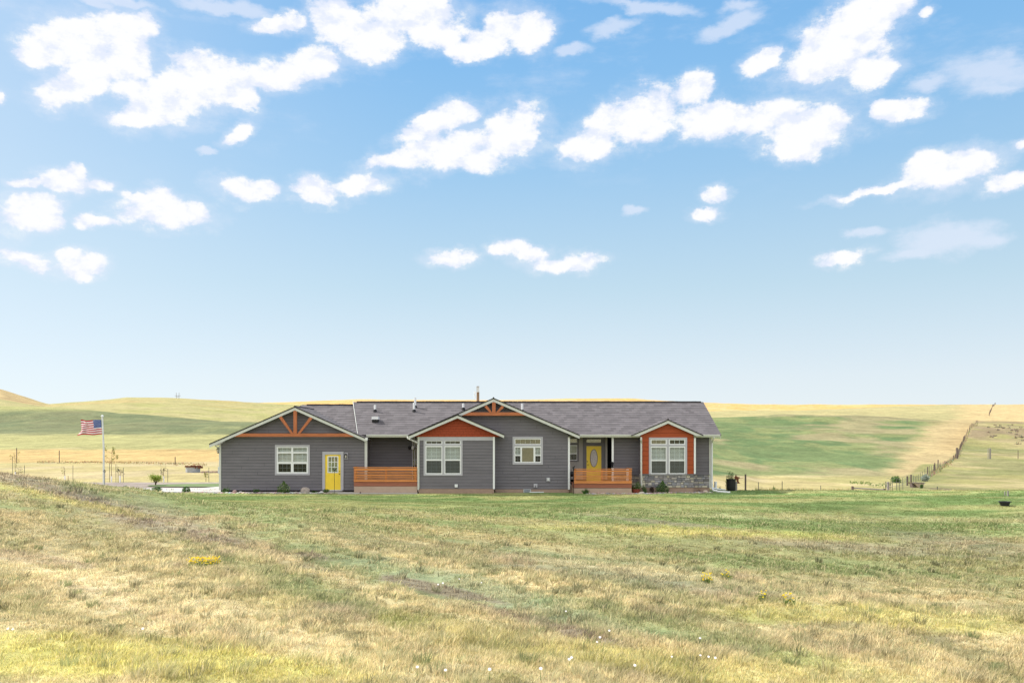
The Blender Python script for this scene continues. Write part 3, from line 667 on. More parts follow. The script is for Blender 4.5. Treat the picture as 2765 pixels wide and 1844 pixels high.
def slab(b, pts, th=.06, uvd='x'):
    """roof plane: top polygon, its underside and edges; uv in metres along and up the slope"""
    P = [Vector(p) for p in pts]; n = (P[1]-P[0]).cross(P[2]-P[0]).normalized()
    if n.z < 0: P.reverse(); n = -n
    Q = [p - Vector((0,0,th)) for p in P]; k = len(P)
    up = Vector((0,0,1)) - n*n.z; up.normalize(); al = up.cross(n)
    uv = [[(p.dot(al), p.dot(up)) for p in P], [(0,0)]*k] + [[(0,0)]*4]*k
    b.add(P+Q, [tuple(range(k)), tuple(range(2*k-1, k-1, -1))] + [(i, i+k, (i+1)%k+k, (i+1)%k) for i in range(k)], uv=uv)
def soffit(b, pts, th=.05, off=.062):
    P = [Vector(p)-Vector((0,0,off)) for p in pts]; Q = [p-Vector((0,0,th)) for p in P]; k = len(P)
    b.add(P+Q, [tuple(range(k)), tuple(range(2*k-1, k-1, -1))] + [(i, i+k, (i+1)%k+k, (i+1)%k) for i in range(k)])
def gable_roof(g, yf, yb, name='gable_roof'):
    b = MB(); o = MB()
    A, A2 = (g['ax'],yf-.03,g['az']), (g['ax'],yb,g['az'])
    for tip in ('l','r'):
        T, T2 = (g[tip+'x'],yf-.03,g[tip+'z']), (g[tip+'x'],yb,g[tip+'z'])
        slab(b, [A, T, T2, A2] if tip == 'l' else [A, A2, T2, T])
        if g is not GR: soffit(o, [(A[0],yf+.045,A[2]), (T[0],yf+.045,T[2]), T2, A2])
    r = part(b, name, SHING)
    if o.v: part(o, 'soffit', FAS, r)
    c = MB(); c.tube([(A[0],A[1],A[2]+.0),(A2[0],A2[1],A2[2]+.0)], .05, 6); part(c, 'ridge_cap', CAP, r)
    return r
def rake(g, y, h=.17, clip=False):
    for side in 'lr':
        b = MB(); x1 = g[side+'x']; z1 = g[side+'z']; t = .062
        sg = -1 if side == 'l' else 1; low = (x1, z1-t-h) if not clip else (x1-sg*h/g['s'+side], z1-t)
        b.prism([(g['ax'], g['az']-t), (x1, z1-t), low, (g['ax'], g['az']-t-h)], y, y+.04); part(b, 'rake_board', FAS)
def truss(g, y, v0, v1, vk, um, wk, dl, dr, yd=.05):
    z0, z1 = Z(v1,y), Z(v0,y); zt = g['az']-.24
    L0 = g['ax']-(zt-z0)/g['sl']; R0 = g['ax']+(zt-z0)/g['sr']; L1 = g['ax']-(zt-z1)/g['sl']; R1 = g['ax']+(zt-z1)/g['sr']
    b = MB().prism([(L0-.05,z0),(R0+.05,z0),(R1+.05,z1),(L1-.05,z1)], y+.01, y+.15); t = part(b, 'gable_truss', CEDAR)
    c = X(um,y); part(MB().box(c-wk/2, c+wk/2, y+.012, y+.145, z1, zt), 'king_post', CEDARV, t)
    for (ua, va, ub, vb) in (dl, dr):
        A = Vector((X(ua,y),0,Z(va,y))); B_ = Vector((X(ub,y),0,Z(vb,y))); d = (B_-A).normalized(); n = Vector((-d.z,0,d.x))*wk*.43
        zc = z1
        pts = [(A+n).xz, (B_+n).xz, (B_-n).xz, (A-n).xz]; pts = [(px, max(pz, z1)) for px, pz in pts]
        part(MB().prism(pts, y+.016, y+.14), 'brace', CEDARV, t)

# garage wall
zf0 = Z(1323,YG_)
dG = rect(YG_, 878,920.5,1227,1322)
Lf, Rf = under(GG, 0, X(596,YG_), X(986,YG_))
siding(YG_, zf0, GG['az']-.25, Lf, Rf, [hG, (dG[0]-.02,dG[1]+.02,zf0-.1,dG[3]+.02)], split=3.66)
# centre gable wall and bay
zc0 = Z(1320,YC); Lf, Rf = under(GC, 0, X(1128,YC), X(1534,YC))
siding(YC, zc0, GC['az']-.25, Lf, Rf, [hC], split=3.66)
zb0 = Z(1319,YB); zb1 = Z(1179,YB)
siding(YB, zb0, Z(1189,YB), lambda z: X(1131,YB), lambda z: X(1331,YB), [hB])
Lf, Rf = under(GB, 0, X(1106,YB), X(1362,YB), .14)
siding(YB-.06, zb1, GB['az']-.2, Lf, Rf, m=SHAKE, mg=REDG, course=.155, split=.33, label='red shake infill of the projecting gable')
b = MB(); b.box(X(1133,YB), X(1331,YB), YB-.06, YB-.001, Z(1189,YB), zb1-.003); part(b, 'frieze_board', TRIM)
# bay side walls and the hidden house body (so the house is a closed volume)
def plain(x0, x1, y0, y1, z0, z1, m=SID, name='side_wall'): return part(MB().box(x0, x1, y0, y1, z0, z1), name, m)
plain(X(1131,YB)+.02, X(1331,YB)-.02, YB+.95, YC+.6, .2, 3.35)
plain(X(1130,YB), X(1130,YB)+.05, YB+.05, YP, .24, 3.36); plain(X(1335,YB)-.05, X(1335,YB), YB+.01, YC-.03, .24, 3.40)
plain(X(596,YG_), X(596,YG_)+.08, YG_+.01, 62.6, .1, 2.9); plain(X(986,YG_)-.08, X(986,YG_), YG_+.01, YP, .1, 3.2)
plain(X(1537,YC)-.06, X(1537,YC), YC+.01, YQ, .25, 3.42); plain(X(1656,YW)-.01, X(1656,YW)+.05, YW+.01, YQ, .25, 3.5)
plain(X(1918,YW)-.08, X(1918,YW), YW+.01, 62.5, .25, 3.5); plain(-17.6, 11.9, 62.5, 62.6, .1, 3.4)
# left porch back wall, with the glazed side door
siding(YP, Z(1316,YP), 3.52, lambda z: X(985,YP), lambda z: X(1113,YP), [])
b = MB(); 
for u0, u1 in ((1113,1115),(1119,1121),(1125.5,1131)): b.box(X(u0,YP), X(u1,YP), YP-.06, YP, Z(1312,YP), 3.42)
for v in (1196.5, 1206, 1240): b.box(X(1115,YP), X(1125.5,YP), YP-.05, YP-.002, Z(v+1.6,YP), Z(v,YP))
pd = part(b, 'porch_door', TRIM)
part(MB().box(X(1114,YP), X(1130,YP), YP+.01, YP+.03, .6, 3.42), 'pane', DARK, pd); part(MB().add([(X(1115,YP),YP-.01,.7),(X(1125.6,YP),YP-.01,.7),(X(1125.6,YP),YP-.01,3.3),(X(1115,YP),YP-.01,3.3)],[(0,1,2,3)]), 'glass', GLASS, pd)
# right: red bay wall, grey wings, stone
Lf, Rf = under(GR, 0, X(1729.5,YR), X(1873,YR), .15)
siding(YR, Z(1279,YR), GR['az']-.2, Lf, Rf, [hR], m=RED, mg=REDG, course=.27, label='terracotta red lap siding around the right-hand window')
siding(YW, Z(1281,YW), 3.55, lambda z: X(1656,YW), lambda z: X(1728,YW)); siding(YW, Z(1280,YW), 3.55, lambda z: X(1862,YW), lambda z: X(1915,YW))
plain(X(1731,YR), X(1731,YR)+.04, YR+.01, YW, Z(1279,YR), 3.45, SID); plain(X(1873,YR)-.04, X(1873,YR), YR+.01, YW, Z(1279,YR), 3.45, RED); plain(X(1873,YR)-.06, X(1873,YR)-.02, YR+.01, YW, .2, Z(1280,YR), ROCK); plain(X(1731,YR)+.02, X(1731,YR)+.06, YR+.01, YW, .2, Z(1280,YR), ROCK)
def stone(x0, x1, y, z0, z1, seed):
    g = random.Random(seed); b = MB(); PAL = [(.25,.235,.24),(.34,.32,.32),(.45,.42,.38),(.20,.20,.22),(.40,.37,.34),(.30,.285,.30),(.50,.46,.37),(.28,.28,.31)]
    z = z0
    rows = []
    while z < z1-.03: 
        h = g.choice([.12,.15,.19]); h = min(h, z1-z); 
        if z1-z-h < .05: h = z1-z
        rows.append((z, h)); z += h
    for (z, h) in rows:
        x = x0
        while x < x1-.02:
            wd = g.uniform(.15,.36); wd = wd if x1-x-wd > .1 else x1-x
            parts_ = [(x, wd, z, h)]
            if h > .14 and g.random() < .45: parts_ = [(x, wd, z, h*.5), (x, wd, z+h*.5, h*.5)]
            for (a, w_, c_, hh) in parts_:
                j = g.uniform(.02,.05); c = g.choice(PAL); f = g.uniform(.8,1.2); c = tuple(q*f for q in c); e = .007; k2 = .012
                X0, X1, Z0, Z1 = a+e, a+w_-e, c_+e, c_+hh-e
                b.add([(X0,y-.005,Z0),(X1,y-.005,Z0),(X1,y-.005,Z1),(X0,y-.005,Z1),(X0+k2,y-j,Z0+k2),(X1-k2,y-j-g.uniform(-.008,.008),Z0+k2),(X1-k2,y-j,Z1-k2),(X0+k2,y-j-g.uniform(-.008,.008),Z1-k2)],
                      [(4,5,6,7),(0,1,5,4),(1,2,6,5),(2,3,7,6),(3,0,4,7)], c)
            x += wd
    o = part(b, 'stone_veneer', STONE); part(MB().box(x0, x1, y, y+.05, z0, z1), 'mortar', MORT, o)
    part(MB().box(x0, x1, y-.075, y+.01, z1+.002, z1+.045), 'stone_sill', GREYD, o)
stone(X(1729,YR), X(1873,YR), YR-.01, Z(1316,YR), Z(1281.5,YR), 1); stone(X(1862,YW), X(1916,YW), YW-.01, Z(1316,YW), Z(1282,YW), 2); stone(X(1656,YW), X(1728,YW), YW-.01, .26, Z(1283,YW), 3)
# porch door wall (right)
part(MB().box(X(1558,YQ), X(1576,YQ), YQ-.02, YQ+.03, .7, 3.5), 'pale_panel', PALE)
part(MB().box(X(1525,YQ), X(1558,YQ), YQ-.0, YQ+.03, .7, Z(1246,YQ)), 'pale_panel', PALE)
part(MB().box(X(1525,YQ), X(1558,YQ), YQ-.0, YQ+.03, Z(1182,YQ), 3.5), 'pale_panel', PALE)
b = MB(); holed(b, X(1574,YQ), X(1634,YQ), .68, 3.5, [rect(YQ,1583.5,1623.5,1204,1300), rect(YQ,1584,1623,1186,1194.5)], YQ-.05, YQ+.03); ds = part(b, 'front_door', GREYD, None); ds['label'] = 'yellow front door with an oval leaded window and transom'
dr = rect(YQ,1583.5,1623.5,1204,1300); b = MB(); b.box(dr[0], dr[1], YQ-.01, YQ+.03, dr[2], dr[3])
ocx, ocz = X(1603.5,YQ), Z(1236.5,YQ); 
b.box(dr[0]+.12, dr[1]-.12, YQ-.02, YQ-.01, Z(1209.5,YQ)-.02, Z(1209.5,YQ)); b.box(dr[0]+.12, dr[0]+.145, YQ-.02, YQ-.01, Z(1216,YQ), Z(1209.5,YQ)); b.box(dr[1]-.145, dr[1]-.12, YQ-.02, YQ-.01, Z(1216,YQ), Z(1209.5,YQ))
b.box(dr[0]+.14, dr[1]-.14, YQ-.02, YQ-.01, Z(1290,YQ), Z(1270,YQ)); part(b, 'door_leaf', YEL, ds)
el_ = lambda rx, rz, n=28: [(ocx+rx*math.cos(2*math.pi*i/n), ocz+rz*math.sin(2*math.pi*i/n)) for i in range(n)]
part(MB().prism(el_(.235,.555), YQ-.035, YQ-.012), 'oval_rim', BLACK if False else GREYD, ds); part(MB().prism(el_(.20,.52), YQ-.042, YQ-.036), 'oval_glass', OVALG, ds)
part(MB().add([(X(1584,YQ),YQ-.0,Z(1194.5,YQ)),(X(1623,YQ),YQ,Z(1194.5,YQ)),(X(1623,YQ),YQ,Z(1186,YQ)),(X(1584,YQ),YQ,Z(1186,YQ))],[(0,1,2,3)]), 'transom_pane', GLASSR, ds)
part(MB().box(X(1584,YQ), X(1623,YQ), YQ+.1, YQ+.12, Z(1195,YQ), Z(1185,YQ)), 'transom_reveal', DARK, ds)
b = MB(); b.lathe([(.0,0),(.03,.005),(.03,.05),(0,.055)], (X(1586,YQ),YQ-.04,Z(1247,YQ)), 8); part(b, 'deadbolt', BLACK, ds); b = MB(); b.box(X(1585,YQ), X(1590,YQ), YQ-.07, YQ-.03, Z(1255,YQ), Z(1253.8,YQ)); part(b, 'handle', BLACK, ds)
part(MB().box(X(1634,YQ), X(1639,YQ), YQ-.2, YQ+.03, .7, 3.5), 'corner_board', PALE)
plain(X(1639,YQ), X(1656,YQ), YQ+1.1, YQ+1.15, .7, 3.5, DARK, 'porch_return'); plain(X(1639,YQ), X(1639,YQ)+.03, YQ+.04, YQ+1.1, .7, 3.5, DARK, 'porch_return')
# garage door (yellow)
b = MB(); holed(b, X(871,YG_), X(928,YG_), zf0, Z(1219,YG_), [dG], YG_-.07, YG_); gd = part(b, 'side_door', TRIM); gd['label'] = 'yellow side door with a nine-pane window in grey trim'
b = MB(); gw = rect(YG_,887,911.5,1233.5,1274); holed(b, dG[0], dG[1], dG[2], dG[3], [gw], YG_-.01, YG_+.04)
for (u0,u1) in ((885.5,897),(901,913)):
    q = rect(YG_,u0,u1,1281,1306); holed(b, q[0], q[1], q[2], q[3], [(q[0]+.02,q[1]-.02,q[2]+.02,q[3]-.02)], YG_-.022, YG_-.01)
lf = part(b, 'door_leaf', YEL, gd)
b = MB(); holed(b, gw[0]-.05, gw[1]+.05, gw[2]-.05, gw[3]+.05, [gw], YG_-.03, YG_-.011)
for i in (1,2):
    xm = gw[0]+(gw[1]-gw[0])*i/3; b.box(xm-.014, xm+.014, YG_-.02, YG_-.0, gw[2], gw[3]); zm = gw[2]+(gw[3]-gw[2])*i/3; b.box(gw[0], gw[1], YG_-.019, YG_-.001, zm-.014, zm+.014)
part(b, 'door_window_frame', WHITE, gd); part(MB().add([(gw[0],YG_-.005,gw[2]),(gw[1],YG_-.005,gw[2]),(gw[1],YG_-.005,gw[3]),(gw[0],YG_-.005,gw[3])],[(0,1,2,3)]), 'pane', GLASSR, gd)
part(MB().box(gw[0]-.02, gw[1]+.02, YG_+.3, YG_+.32, gw[2]-.02, gw[3]+.02), 'door_reveal', DARK, gd)
b = MB(); b.tube([(X(917,YG_),YG_-.01,Z(1279,YG_)),(X(917,YG_),YG_-.08,Z(1279,YG_))], [.02,.034], 8); part(b, 'handle', BLACK, gd); part(MB().tube([(X(917,YG_),YG_-.02,Z(1272,YG_)),(X(917,YG_),YG_-.04,Z(1272,YG_))], .025, 8), 'deadbolt', BLACK, gd)
part(MB().box(X(874,YG_), X(925,YG_), YG_-.12, YG_-.0, zf0-.04, zf0-.002), 'threshold', GALV, gd)

# corner boards and white trims
for (u0, u1, v0, v1, y) in ((592,597.5,1203,1323,YG_),(985,992,1186,1323,YG_-.02),(1128,1133,1178,1319,YB),(1331,1336.2,1179,1320,YB),(1533.5,1538.8,1180,1321,YC),(1873.5,1878.3,1182,1279,YR),(1914.5,1921,1181,1317,YW)):
    part(MB().box(X(u0,y), X(u1,y), y-.06, y+.02, Z(v1,y), Z(v0,y)), 'corner_board', WHITE if u0 in (1873.5,1331,1533.5) else FAS)
part(MB().box(X(1652,53.2), X(1657,53.2), 53.2, 53.32, .6, 3.45), 'porch_post', WHITE); 
# foundations
for (u0, u1, y, v0) in ((1128,1335,YB,1319.5),(1336,1538,YC,1320.5),(1728,1873,YR,1316.5),(1860,1917,YW,1316.5)):
    part(MB().box(X(u0,y)+.03, X(u1,y)-.02, y-.015, y+.2, -.3, Z(v0,y)), 'foundation', CONC)
part(MB().box(X(596,YG_)+.02, X(990,YG_)-.02, YG_+.0, YG_+.2, -.3, zf0-.003), 'foundation', CONC)
part(MB().box(X(1536,YC), X(1552,YC), YC+.1, YC+2, -.3, Z(1308,YC)), 'foundation', CONC)
part(MB().box(X(985,YP), X(1130,YP), YP-.0, YP+.1, -.2, Z(1316,YP)), 'foundation', CONC)

# ---- roofs
ye = YE-.12; zr = Z(1085,58.0); ze = Z(1171.5,YE); yr = 58.0; slp = (zr-ze)/(yr-YE); XR = 12.52
b = MB(); o = MB()
fl = [(X(965,YE),YE-.1,ze-.1*slp), (XR,YE-.1,ze-.1*slp), (XR,yr,zr), (X(953,yr),yr,zr)]; bk = [(X(953,yr),yr,zr),(XR,yr,zr),(XR,63,ze),(X(953,yr),63,ze)]
# the dormer wall and rake stand in front of this plane, so one sheet is enough
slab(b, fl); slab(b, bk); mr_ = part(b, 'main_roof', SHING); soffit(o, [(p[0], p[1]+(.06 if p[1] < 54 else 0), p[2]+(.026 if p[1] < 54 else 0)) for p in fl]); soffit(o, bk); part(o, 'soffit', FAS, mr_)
b = MB(); x = X(966,yr)
g_ = random.Random(4); x = X(964,yr)
while x < X(1888,yr): b.box(x, x+.29, yr-.14, yr+.14, zr-.03, zr+.035+g_.uniform(0,.012)); x += .3
part(b, 'ridge_cap', CAP, mr_)
part(MB().add([(X(952.5,yr),yr,zr+.03),(X(953.8,yr),yr,zr+.03),(X(966,YE),YE,ze+.03),(X(964.7,YE),YE,ze+.03)],[(3,2,1,0)]), 'flashing', FAS, mr_)
part(MB().prism([(XR-.04,0),(XR,0),(XR,.01),(XR-.04,.01)], 0, .01), 'flashing', FAS, mr_) if False else None
b = MB()
for (ya, za, yb_, zb_) in ((YE-.05,ze-.02,yr,zr),(yr,zr,63,ze)): b.add([(XR-.05,ya,za-.07),(XR-.05,yb_,zb_-.07),(XR-.05,yb_,zb_-.24),(XR-.05,ya,za-.24),(XR-.015,ya,za-.07),(XR-.015,yb_,zb_-.07),(XR-.015,yb_,zb_-.24),(XR-.015,ya,za-.24)],[(0,1,2,3),(4,7,6,5),(0,3,7,4),(1,5,6,2),(3,2,6,7)])
part(b, 'rake_board', FAS)
# gable end wall on the right
b = MB().add([(X(1918,YW)-.01,YW,3.3),(X(1918,YW)-.01,62.5,3.3),(X(1918,YW)-.01,yr,zr-.25)],[(0,1,2)]); part(b, 'side_wall', SID)
gzr = Z(1093,yr); gx = X(816,yr); gze = gzr-slp*(yr-YE)
b = MB(); slab(b, [(gx,yr,gzr),(gx-.6,YE-.05,gze-.03),(X(990,YE),YE-.05,gze-.03),(X(960,yr)+.8,yr,gzr)]); slab(b, [(gx,yr,gzr),(gx-3.2,yr,gzr-2.2),(gx-3.2,YE,gzr-2.2),(gx-.6,YE,gze)]); 
slab(b, [(gx,yr,gzr),(-9,yr,gzr),(-9,63,gze),(gx,63,gze)]); slab(b, [(gx,yr,gzr),(gx,63,gze),(gx-3.2,63,gze-.5),(gx-3.2,yr,gzr-2.2)]); gr_ = part(b, 'garage_roof', SHING)
b = MB(); x = X(829,yr)
while x < X(944,yr): b.box(x, x+.29, yr-.13, yr+.13, gzr-.03, gzr+.035+g_.uniform(0,.012)); x += .3
part(b, 'ridge_cap', CAP, gr_)
gable_roof(GG, FG, 57.4); gable_roof(GB, FB, 53.2); gable_roof(GC, FC, 57.9); gable_roof(GR, FR, 55.7)
# left slope of the garage gable carries on to the back eave
b = MB(); slab(b, [(GG['ax'],57.4,GG['az']),(GG['lx'],57.4,GG['lz']),(GG['lx'],63,GG['lz']),(GG['ax'],63,GG['az'])]); part(b, 'gable_roof', SHING)
for g, y, h in ((GG,FG,.17),(GB,FB,.16),(GC,FC,.17),(GR,FR,.18)): rake(g, y, h, g is GR)
truss(GG, FG, 1170, 1179, 1106, 796.5, .2, (756,1125,788,1172), (841,1126,807,1172))
truss(GC, FC, 1113, 1122, 1085, 1333.5, .2, (1311,1096,1325,1115), (1358,1097,1343,1115))
# gutters and downspouts
def gutter(u0, u1, y=YE-.2):
    b = MB(); x0, x1 = X(u0,y), X(u1,y); z1 = Z(1173,y); z0 = Z(1180,y)
    b.add([(x0,y+.1,z1),(x0,y-.02,z1),(x0,y-.02,z1-.05),(x0,y+.03,z0),(x0,y+.1,z0),(x1,y+.1,z1),(x1,y-.02,z1),(x1,y-.02,z1-.05),(x1,y+.03,z0),(x1,y+.1,z0)],
      [(0,1,2,3,4),(9,8,7,6,5),(1,6,7,2),(2,7,8,3),(3,8,9,4),(0,5,6,1),(0,4,9,5)]); part(b, 'gutter', FAS)
    part(MB().box(x0, x1, y+.102, y+.135, z0-.02, z1-.005), 'eave_board', FAS)
gutter(989,1104); gutter(1566,1743); gutter(1864,1945)
def spout(path, r=.042, m=FAS): part(MB().tube(path, r, 6), 'downspout', m)
b_ = YB-.12
spout([(X(1101,52.9),52.85,Z(1178,52.9)),(X(1102,52.7),52.6,Z(1183,52.7)),(X(1112,52.2),52.2,Z(1188,52.2)),(X(1126,b_),b_,Z(1194,b_)),(X(1129.5,b_),b_,Z(1199,b_)),(X(1129.5,b_),b_,Z(1322,b_))], .05)
part(MB().tube([(X(1129.5,b_),b_,.1),(X(1129.5,b_),b_,-.05)], .03, 6), 'drain_boot', BLACK)
spout([(X(1731,YR-.3),YR-.35,Z(1180,YR-.3)),(X(1731,YR-.3),YR-.35,Z(1187,YR-.3)),(X(1731.5,YR-.1),YR-.1,Z(1196,YR-.1)),(X(1731.5,YR-.1),YR-.1,Z(1311,YR-.1))], .055)
spout([(X(1929,YE-.2),YE-.15,Z(1180,YE-.2)),(X(1927,YE-.1),YE,Z(1185,YE)),(X(1922.5,YW-.1),YW-.1,Z(1195,YW-.1)),(X(1922.5,YW-.1),YW-.1,Z(1316,YW-.1)),(X(1926,YW-.2),YW-.25,Z(1321,YW-.3))], .05, WHITE)
spout([(X(577,FG),FG+.3,Z(1204,FG)),(X(582,FG),FG+.4,Z(1208,FG)),(X(590,YG_),YG_-.05,Z(1211,YG_))], .035)
part(MB().prism([(X(986.5,FG),Z(1182,FG)),(X(993.5,FG),Z(1182,FG)),(X(992,FG),Z(1189,FG)),(X(986.5,FG),Z(1189,FG))], FG-.05, FG+.02), 'gutter_end', WHITE)
# roof vents
def roofz(y): return ze + slp*(y-YE)
def vent_pipe(u, vb, vt, r=.07, tall=None):
    # find the depth where the roof plane shows at row vb
    y = 54.0
    for _ in range(60): y = (F*(roofz(y)-H)) and y + ((VH - F*(roofz(y)-H)/y) - vb)*.035
    z = roofz(y); zt = Z(vt, y); x = X(u, y)
    o = part(MB().lathe([(0,zt-z+.0),(r,zt-z),(r,-.05)], (x,y,z), 10), 'roof_vent', WHITE); part(MB().lathe([(r+.01,.14),(r+.05,.03),(r+.06,-.05)], (x,y,z), 10), 'vent_boot', BLACK, o)
    return x, y, z
for a in ((1012.5,1111,1093),(1118,1111,1087),(1121,1100,1073),(1251,1106,1089),(1410,1112,1089)): vent_pipe(*a)
y = 54.9; x0, x1 = X(1005.5,y), X(1022.5,y); zz = roofz(y)
part(MB().box(x0, x1, y-.2, y+.25, zz-.05, zz+.12), 'roof_vent', BLACK); part(MB().box(x0-.01, x1+.01, y-.23, y+.26, zz+.125, zz+.30), 'roof_vent', WHITE)
# decks
def deck(y0, y1, u0, u1, vc, rows, rim, base, posts):
    x0, x1 = X(u0,y0), X(u1,y0); b = MB().box(x0, x1, y0+.03, y1, Z(rim[1],y0)-.0, Z(rim[0],y0)); d = part(b, 'deck', RIM)
    part(MB().box(x0+.01, x1-.01, y0+.02, y1, -.3, Z(base,y0)), 'deck_base', PORCHC, d)
    b = MB().box(x0-.02, x1+.02, y0-.06, y0+.09, Z(vc+1.6,y0), Z(vc,y0))
    for (a, c) in rows: b.box(x0, x1, y0-.025, y0, Z(c,y0), Z(a,y0))
    part(b, 'railing', RAIL, d)
    for u in posts: part(MB().box(X(u,y0)-.045, X(u,y0)+.045, y0+.001, y0+.09, Z(rim[0],y0)+.002, Z(vc+1.7,y0)), 'rail_post', CEDARV, d)
    return d, x0, x1
rowsL = [(1263.6,1270.4),(1272.6,1275),(1276.9,1279.2),(1281,1285.2),(1287.1,1289.4),(1291,1293),(1294.8,1300.4)]
d, xa, xb = deck(51.85, 54.6, 955.5, 1127, 1260.6, rowsL, (1301.4,1312.5), 1313, (960,1042,1121))
rowsR = [(1269,1274.4),(1276.4,1278.6),(1280.3,1282.4),(1284.3,1288.2),(1289.9,1292),(1293.6,1295.8),(1297.7,1305.2)]
d2, xa2, xb2 = deck(51.8, 54.7, 1548, 1706, 1265.0, rowsR, (1306.5,1317), 1318, (1553,1625,1700))
for (xs, y0, rows, vc, dd, lbl) in ((xb2, 51.8, rowsR, 1265.0, d2, 'r'), (xa+.025, 51.85, rowsL, 1260.6, d, 'l')):
    b = MB(); b.box(xs-.09, xs+.03, y0+.09, YW-.02 if lbl == 'r' else YG_-.05, Z(vc+1.5,y0), Z(vc+.1,y0))
    for (a, c) in rows: b.box(xs-.025, xs-.001, y0+.002, YW-.02 if lbl == 'r' else YG_-.05, Z(c,y0), Z(a,y0))
    part(b, 'railing', RAIL, dd)
    for yy in (52.5, 53.2): part(MB().box(xs-.13, xs-.045, yy, yy+.085, Z(1306,y0), Z(vc+1.7,y0)), 'rail_post', WHITE if lbl == 'r' else CEDARV, dd)
# wall lamps, boxes and vents on the walls
def coach_lamp(x, y, z, s=1.0, m=BLACK, plate=True):
    o = part(MB().box(x-.09*s, x+.09*s, y-.04, y-.002, z-.2*s, z+.2*s), 'wall_lamp', TRIM) if plate else part(MB().box(x+.06*s, x+.10*s, y-.05, y, z+.12*s, z+.22*s), 'wall_lamp', BLACK)
    b = MB(); b.tube([(x,y-.04,z+.13*s),(x,y-.12,z+.17*s),(x,y-.14,z+.1*s)], .012*s, 6); b.lathe([(.02*s,.15*s),(.085*s,.07*s),(.085*s,.055*s)], (x,y-.14,z), 8); b.lathe([(.06*s,-.12*s),(.03*s,-.16*s),(0,-.18*s)], (x,y-.14,z), 8)
    for k in range(4): a = k*1.571+.78; b.tube([(x+.08*s*math.cos(a),y-.14+.08*s*math.sin(a),z+.06*s),(x+.058*s*math.cos(a),y-.14+.058*s*math.sin(a),z-.12*s)], .008*s, 4)
    part(b, 'lamp_cage', m, o); part(MB().lathe([(.06*s,.055*s),(.045*s,-.12*s)], (x,y-.14,z), 8), 'lamp_glass', LEAD, o)
coach_lamp(X(935,YG_), YG_, Z(1231,YG_)); coach_lamp(X(588,YG_-.1), YG_+.1, Z(1215,YG_), 1.15, plate=False)
for u, m in ((1106,BLACK),(1115,WHITE)):
    part(MB().lathe([(.0,.12),(.08,.1),(.1,0),(.07,-.1),(0,-.1)], (X(u,YP-.3),YP-.3,Z(1209,YP-.3)), 10), 'porch_lamp', m)
def plate(u0, u1, v0, v1, y, m, name, d=.06): return part(MB().box(X(u0,y), X(u1,y), y-d, y-.001, Z(v1,y), Z(v0,y)), name, m)
o = plate(1228,1236,1307,1315,YB-.02,WHITE,'dryer_vent',.09)
o = plate(1475.5,1485.5,1289,1299,YC-.02,TRIM,'outlet_box'); part(MB().box(X(1478,YC), X(1483,YC), YC-.11, YC-.081, Z(1297,YC), Z(1291,YC)), 'outlet_cover', GALV, o)
o = plate(1441,1451,1305.5,1315.5,YC-.02,TRIM,'hose_tap'); part(MB().tube([(X(1446,YC),YC-.08,Z(1311,YC)),(X(1446,YC),YC-.16,Z(1311,YC)),(X(1446,YC),YC-.18,Z(1316,YC))], .02, 6), 'tap', BLACK, o)
o = plate(1413.5,1433.5,1320.5,1332.5,YC-.03,GALV,'crawl_vent',.03)
b = MB()
for i in range(5): zq = Z(1331,YC)+.045*i; b.box(X(1415,YC), X(1432,YC), YC-.075, YC-.061, zq, zq+.03)
part(b, 'vent_louvre', BLUEV, o)
plate(590.5,593.5,1260,1278,YG_+.3,GALV,'meter_box',.15)

# ------------------------------------------------------------------ paving
b = MB(); zs = .03; b.add([(X(592,53.2),52.2,zs),(-14.6,52.2,zs),(-14.6,51.2,zs)],[(0,1,2)])
b = MB(); pts = [(-23.3,55.5),(-22.2,53.0),(-8.9,52.0),(-8.9,52.9),(-17.4,52.9),(-17.6,58.6),(-19.5,58.9),(-20.0,57.2),(-23.6,57.0)]
n = len(pts); b.add([(x,y,.04) for x,y in pts]+[(x,y,-.3) for x,y in pts], [tuple(range(n)), *[(i,i+n,(i+1)%n+n,(i+1)%n) for i in range(n)]])
tag(b.build('garage_pad', SLAB), kind='structure')
tag(MB().box(X(915,51.6), X(1128,51.6), 51.25, 51.84, -.3, .035).build('path', SLAB), kind='structure')

# lawn island beyond the pad
def disc_sheet(name, pts, zoff, m, label=None):
    b = MB(); vs = [(x, y, gz(x, y)+zoff) for x, y in pts]; b.add(vs, [tuple(range(len(vs)))]); return b.build(name, m)
ISL = mat('island_turf', (.115,.165,.06), .95, nscale=1.5, namt=.25)
cx, cy = -18.6, 61.0
pts = [(cx+9.0*math.cos(a)*(1 if math.cos(a) > 0 else .72), cy+2.1*math.sin(a)) for a in np.linspace(0, 2*math.pi, 48)[:-1]]
b = MB(); vs = [(cx, cy, gz(cx,cy)+.07)]+[(x, y, gz(x,y)+.05) for x, y in pts]; n = len(pts); b.add(vs, [(0, 1+i, 1+(i+1)%n) for i in range(n)])
o = b.build('lawn_island', ISL); tag(o, kind='structure')

